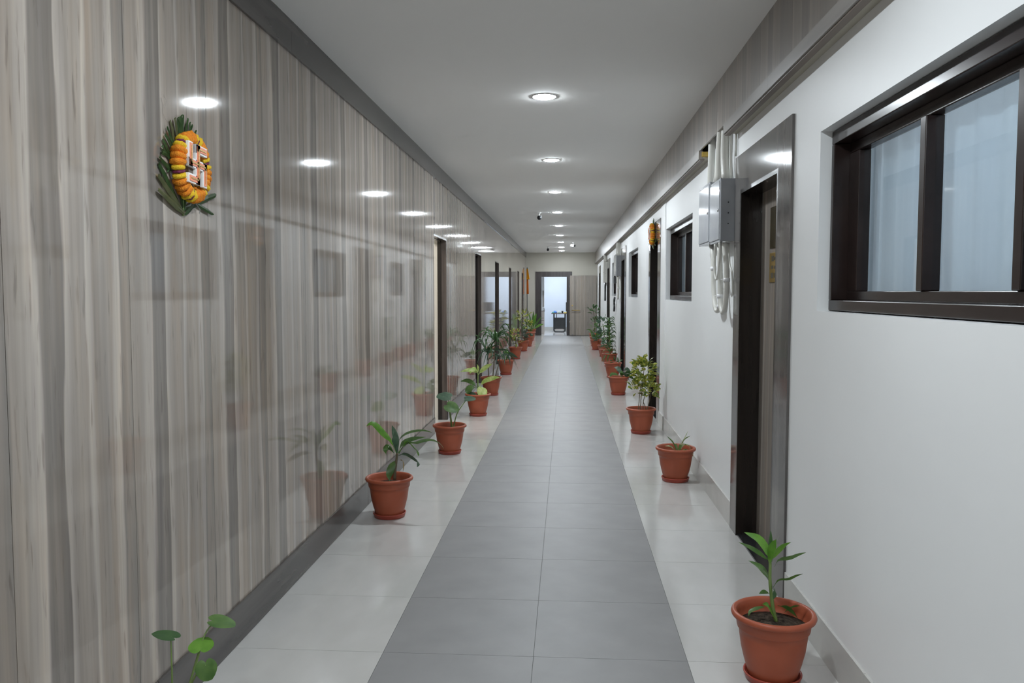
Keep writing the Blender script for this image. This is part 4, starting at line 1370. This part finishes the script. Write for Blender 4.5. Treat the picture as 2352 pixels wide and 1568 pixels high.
t = plant('potted_plant', 'low plant in the fifth pot on the right', 0.805, 14.0)
bush(t, [(0.05, 0, 0.27, 0.08, 0.05, 12)], M['leaf_dark'], rnd, 0.08, 0.03)

t = plant('potted_plant', 'tall plant with whorls of narrow leaves up its stem, sixth pot on right', 0.86, 16.05)
stem(t, [(0.0, 0, 0.2), (0.0, 0, 0.6), (-0.03, 0, 0.95)], 0.011, M['stalk'])
for k in range(9):
    z = 0.30 + k * 0.078
    fountain(t, (-0.03 * k / 9, 0, z), 9, 0.22 if k < 7 else 0.18, 0.024, M['leaf_dark'] if k % 3 else M['leaf_mid'], rnd, 0.55, 0.6)
fountain(t, (0.02, -0.05, 0.24), 10, 0.30, 0.03, M['leaf_mid'], rnd, 0.2, 1.5)

t = plant('potted_plant', 'low plant in the pot half hidden behind the sixth right pot', 0.855, 17.3)
bush(t, [(0.0, 0, 0.36, 0.10, 0.10, 20)], M['leaf_blue'], rnd, 0.11, 0.04)

t = plant('potted_plant', 'bushy grey-green plant in the eighth pot on the right', 0.865, 18.6)
stem(t, [(0.0, 0, 0.2), (0.0, 0, 0.5), (-0.03, 0, 0.75)], 0.010, M['bark'])
bush(t, [(0.0, 0, 0.70, 0.19, 0.20, 46), (-0.08, 0, 0.45, 0.14, 0.14, 26)], M['leaf_blue'], rnd, 0.12, 0.05)

t = plant('potted_plant', 'small broad-leaved green plant in ninth pot on the right', 0.765, 20.8)
for az, e, l in ((0.2, 0.9, 0.34), (1.0, 1.2, 0.36), (2.4, 0.9, 0.3), (3.3, 1.1, 0.34), (4.3, 0.9, 0.32), (5.3, 1.1, 0.36)):
    d = Vector((math.cos(az) * math.cos(e), math.sin(az) * math.cos(e), math.sin(e)))
    leaf(t, [Vector((0, 0, 0.22)), Vector((0, 0, 0.24)) + d * l * 0.5, Vector((0, 0, 0.22)) + d * l], 0.11, M['leaf_mid'], roll=0.8, s0=0.1)

t = plant('potted_plant', 'leafy plant in the tenth pot on the right', 0.78, 22.2)
bush(t, [(0.02, 0, 0.42, 0.14, 0.16, 26)], M['leaf_mid'], rnd, 0.14, 0.05)

t = plant('potted_plant', 'tall thin-stemmed plant before the open far door', 0.815, 24.0)
stem(t, [(0, 0, 0.2), (0.02, 0, 0.6), (-0.03, 0, 1.0)], 0.009, M['bark'])
stem(t, [(0.02, 0, 0.2), (0.05, 0, 0.6), (0.09, 0, 0.85)], 0.008, M['bark'])
bush(t, [(-0.06, 0, 0.95, 0.17, 0.14, 22), (0.08, 0, 0.88, 0.16, 0.14, 18), (0.0, 0, 0.6, 0.12, 0.10, 14)], M['leaf_dark'], rnd, 0.15, 0.04)

# ------------------------------------------------------------------ flag in the far left corner
t = thing('flag', 'saffron cloth flag on thin dark pole in far left corner', 'flag', (-1.315, 27.2, 0))
bm = tube(bmesh.new(), [(0, 0, 0.02), (0, 0, 2.30)], 0.012, 10, n=2)
obj('pole', bm, M['black'], t, True)
bm = bmesh.new()
lathe(bm, [(0, 0), (0.05, 0), (0.05, 0.012), (0.02, 0.03), (0, 0.03)], 24)
obj('base', bm, M['black'], t, True)


def drape(z0, z1, w0, w1, thick):
    bm = bmesh.new()
    rows = []
    for i in range(13):
        f = i / 12
        z = z1 + (z0 - z1) * f
        wd = w0 + (w1 - w0) * f
        rows.append([bm.verts.new((-0.02 + wd * j / 20, -0.02 + thick * math.sin(j * 1.3 + f * 1.2), z)) for j in range(21)])
    for A, B in zip(rows, rows[1:]):
        for j in range(20):
            bm.faces.new((A[j], A[j + 1], B[j + 1], B[j]))
    bmesh.ops.solidify(bm, geom=bm.faces[:], thickness=0.003)
    return bm


obj('cloth', drape(1.41, 2.24, 0.05, 0.075, 0.018), M['saffron'], t, True)
bm = drape(1.90, 2.26, 0.045, 0.105, 0.016)
for v in bm.verts:
    v.co.y -= 0.03
obj('cloth_fold', bm, M['saffron_yellow'], t, True)['label'] = 'yellow-orange upper fold'

# ------------------------------------------------------------------ office furniture seen through the far doorway
t = thing('office_cabinet', 'tall white and beige cabinet just inside the far doorway', 'cabinet', (-0.98, 28.6, 0))
obj('body', boxes((-0.3, 0.20, 0, 0.45, 0.82, 2.1)), M['office_white'], t)
obj('base_unit', boxes((-0.3, 0.20, 0, 0.45, 0.0, 0.80)), M['office_beige'], t)
obj('shelf', boxes((-0.3, 0.22, -0.01, 0.45, 0.80, 0.82)), M['desk_top'], t)
obj('glass_slot', boxes((0.145, 0.18, -0.004, 0.002, 0.95, 1.53)), M['desk_top'], t)
for z in (0.47, 0.55):
    obj('drawer_gap', boxes((0.02, 0.19, -0.003, 0.002, z, z + 0.02)), M['desk_top'], t)
bm = tube(bmesh.new(), [(0.185, -0.02, 0.83), (0.21, -0.03, 0.86), (0.19, -0.02, 0.92)], 0.014, 8)
obj('handle', bm, M['steel'], t, True)

t = thing('office_desk', 'dark desk with rounded end frame inside the office', 'desk', (-0.25, 29.9, 0))
bevel(obj('desk_top', boxes((-0.30, 1.1, -0.1, 0.7, 0.675, 0.70)), M['desk_top'], t), 0.004)
bm = tube(bmesh.new(), [(-0.205, 0, 0.675), (-0.205, 0, 0.3), (-0.205, 0, 0.09), (-0.185, 0, 0.045), (-0.13, 0, 0.022), (0.0, 0, 0.02),
                        (0.13, 0, 0.022), (0.185, 0, 0.045), (0.205, 0, 0.09), (0.205, 0, 0.3), (0.205, 0, 0.675)], 0.028, 8, n=60)
obj('end_frame', bm, M['desk_dark'], t, True)
obj('side_panel', boxes((-0.2, 0.2, -0.008, 0.008, 0.11, 0.54)), M['desk_dark'], t)
obj('kick_panel', boxes((-0.14, 0.14, -0.012, 0.006, 0.075, 0.125)), M['office_beige'], t)
obj('leg', boxes((-0.13, -0.10, 0.02, 0.05, 0.54, 0.675)), M['desk_dark'], t)
for x in (0.9,):
    obj('leg', boxes((x, x + 0.04, 0.0, 0.6, 0.0, 0.675)), M['desk_dark'], t)
t = thing('cloth_bundle', 'blue folded cloth on the left of office desk', 'cloth', (-0.42, 29.95, 0.70))
bm = bmesh.new()
lathe(bm, [(0, 0), (0.07, 0), (0.075, 0.03), (0.05, 0.075), (0.02, 0.09), (0, 0.092)], 14, ruffle(3))
obj('fold', bm, M['blue'], t, True)
bm = bmesh.new()
lathe(bm, [(0, 0), (0.05, 0), (0.052, 0.02), (0.03, 0.05), (0, 0.055)], 14, ruffle(4))
obj('fold', bm, M['teal'], t, True, loc=(-0.06, -0.04, 0.0))
tag(bevel(obj('paper_stack', boxes((-0.33, -0.20, 29.98, 30.2, 0.70, 0.775)), M['paper']), 0.004), 'white paper stack in middle of office desk', 'paper')
tag(bevel(obj('file_folder', boxes((-0.30, -0.20, 29.83, 29.93, 0.70, 0.735)), M['green_file']), 0.004), 'pale green file lying before the papers on office desk', 'file')
bm = bmesh.new()
lathe(bm, [(0, 0), (0.03, 0), (0.038, 0.085), (0.034, 0.085), (0.027, 0.006), (0, 0.006)], 18)
tag(obj('pen_cup', bm, M['black'], smooth=True, loc=(-0.145, 29.9, 0.70)), 'black pen cup on office desk beside yellow card box', 'cup')
tag(bevel(obj('card_box', boxes((-0.10, 0.06, 29.85, 30.0, 0.70, 0.74)), M['yellow']), 0.003), 'flat yellow card box on office desk', 'box')
t = thing('monitor', 'black monitor edge at right of office desk', 'monitor', (0.08, 30.2, 0.70))
bevel(obj('screen', boxes((-0.10, 0.38, 0, 0.03, 0.06, 0.40)), M['black'], t), 0.006)
obj('stand', boxes((0.10, 0.14, 0.0, 0.03, 0.01, 0.1)), M['black'], t)
obj('foot', boxes((0.02, 0.22, -0.06, 0.08, 0.0, 0.012)), M['black'], t)
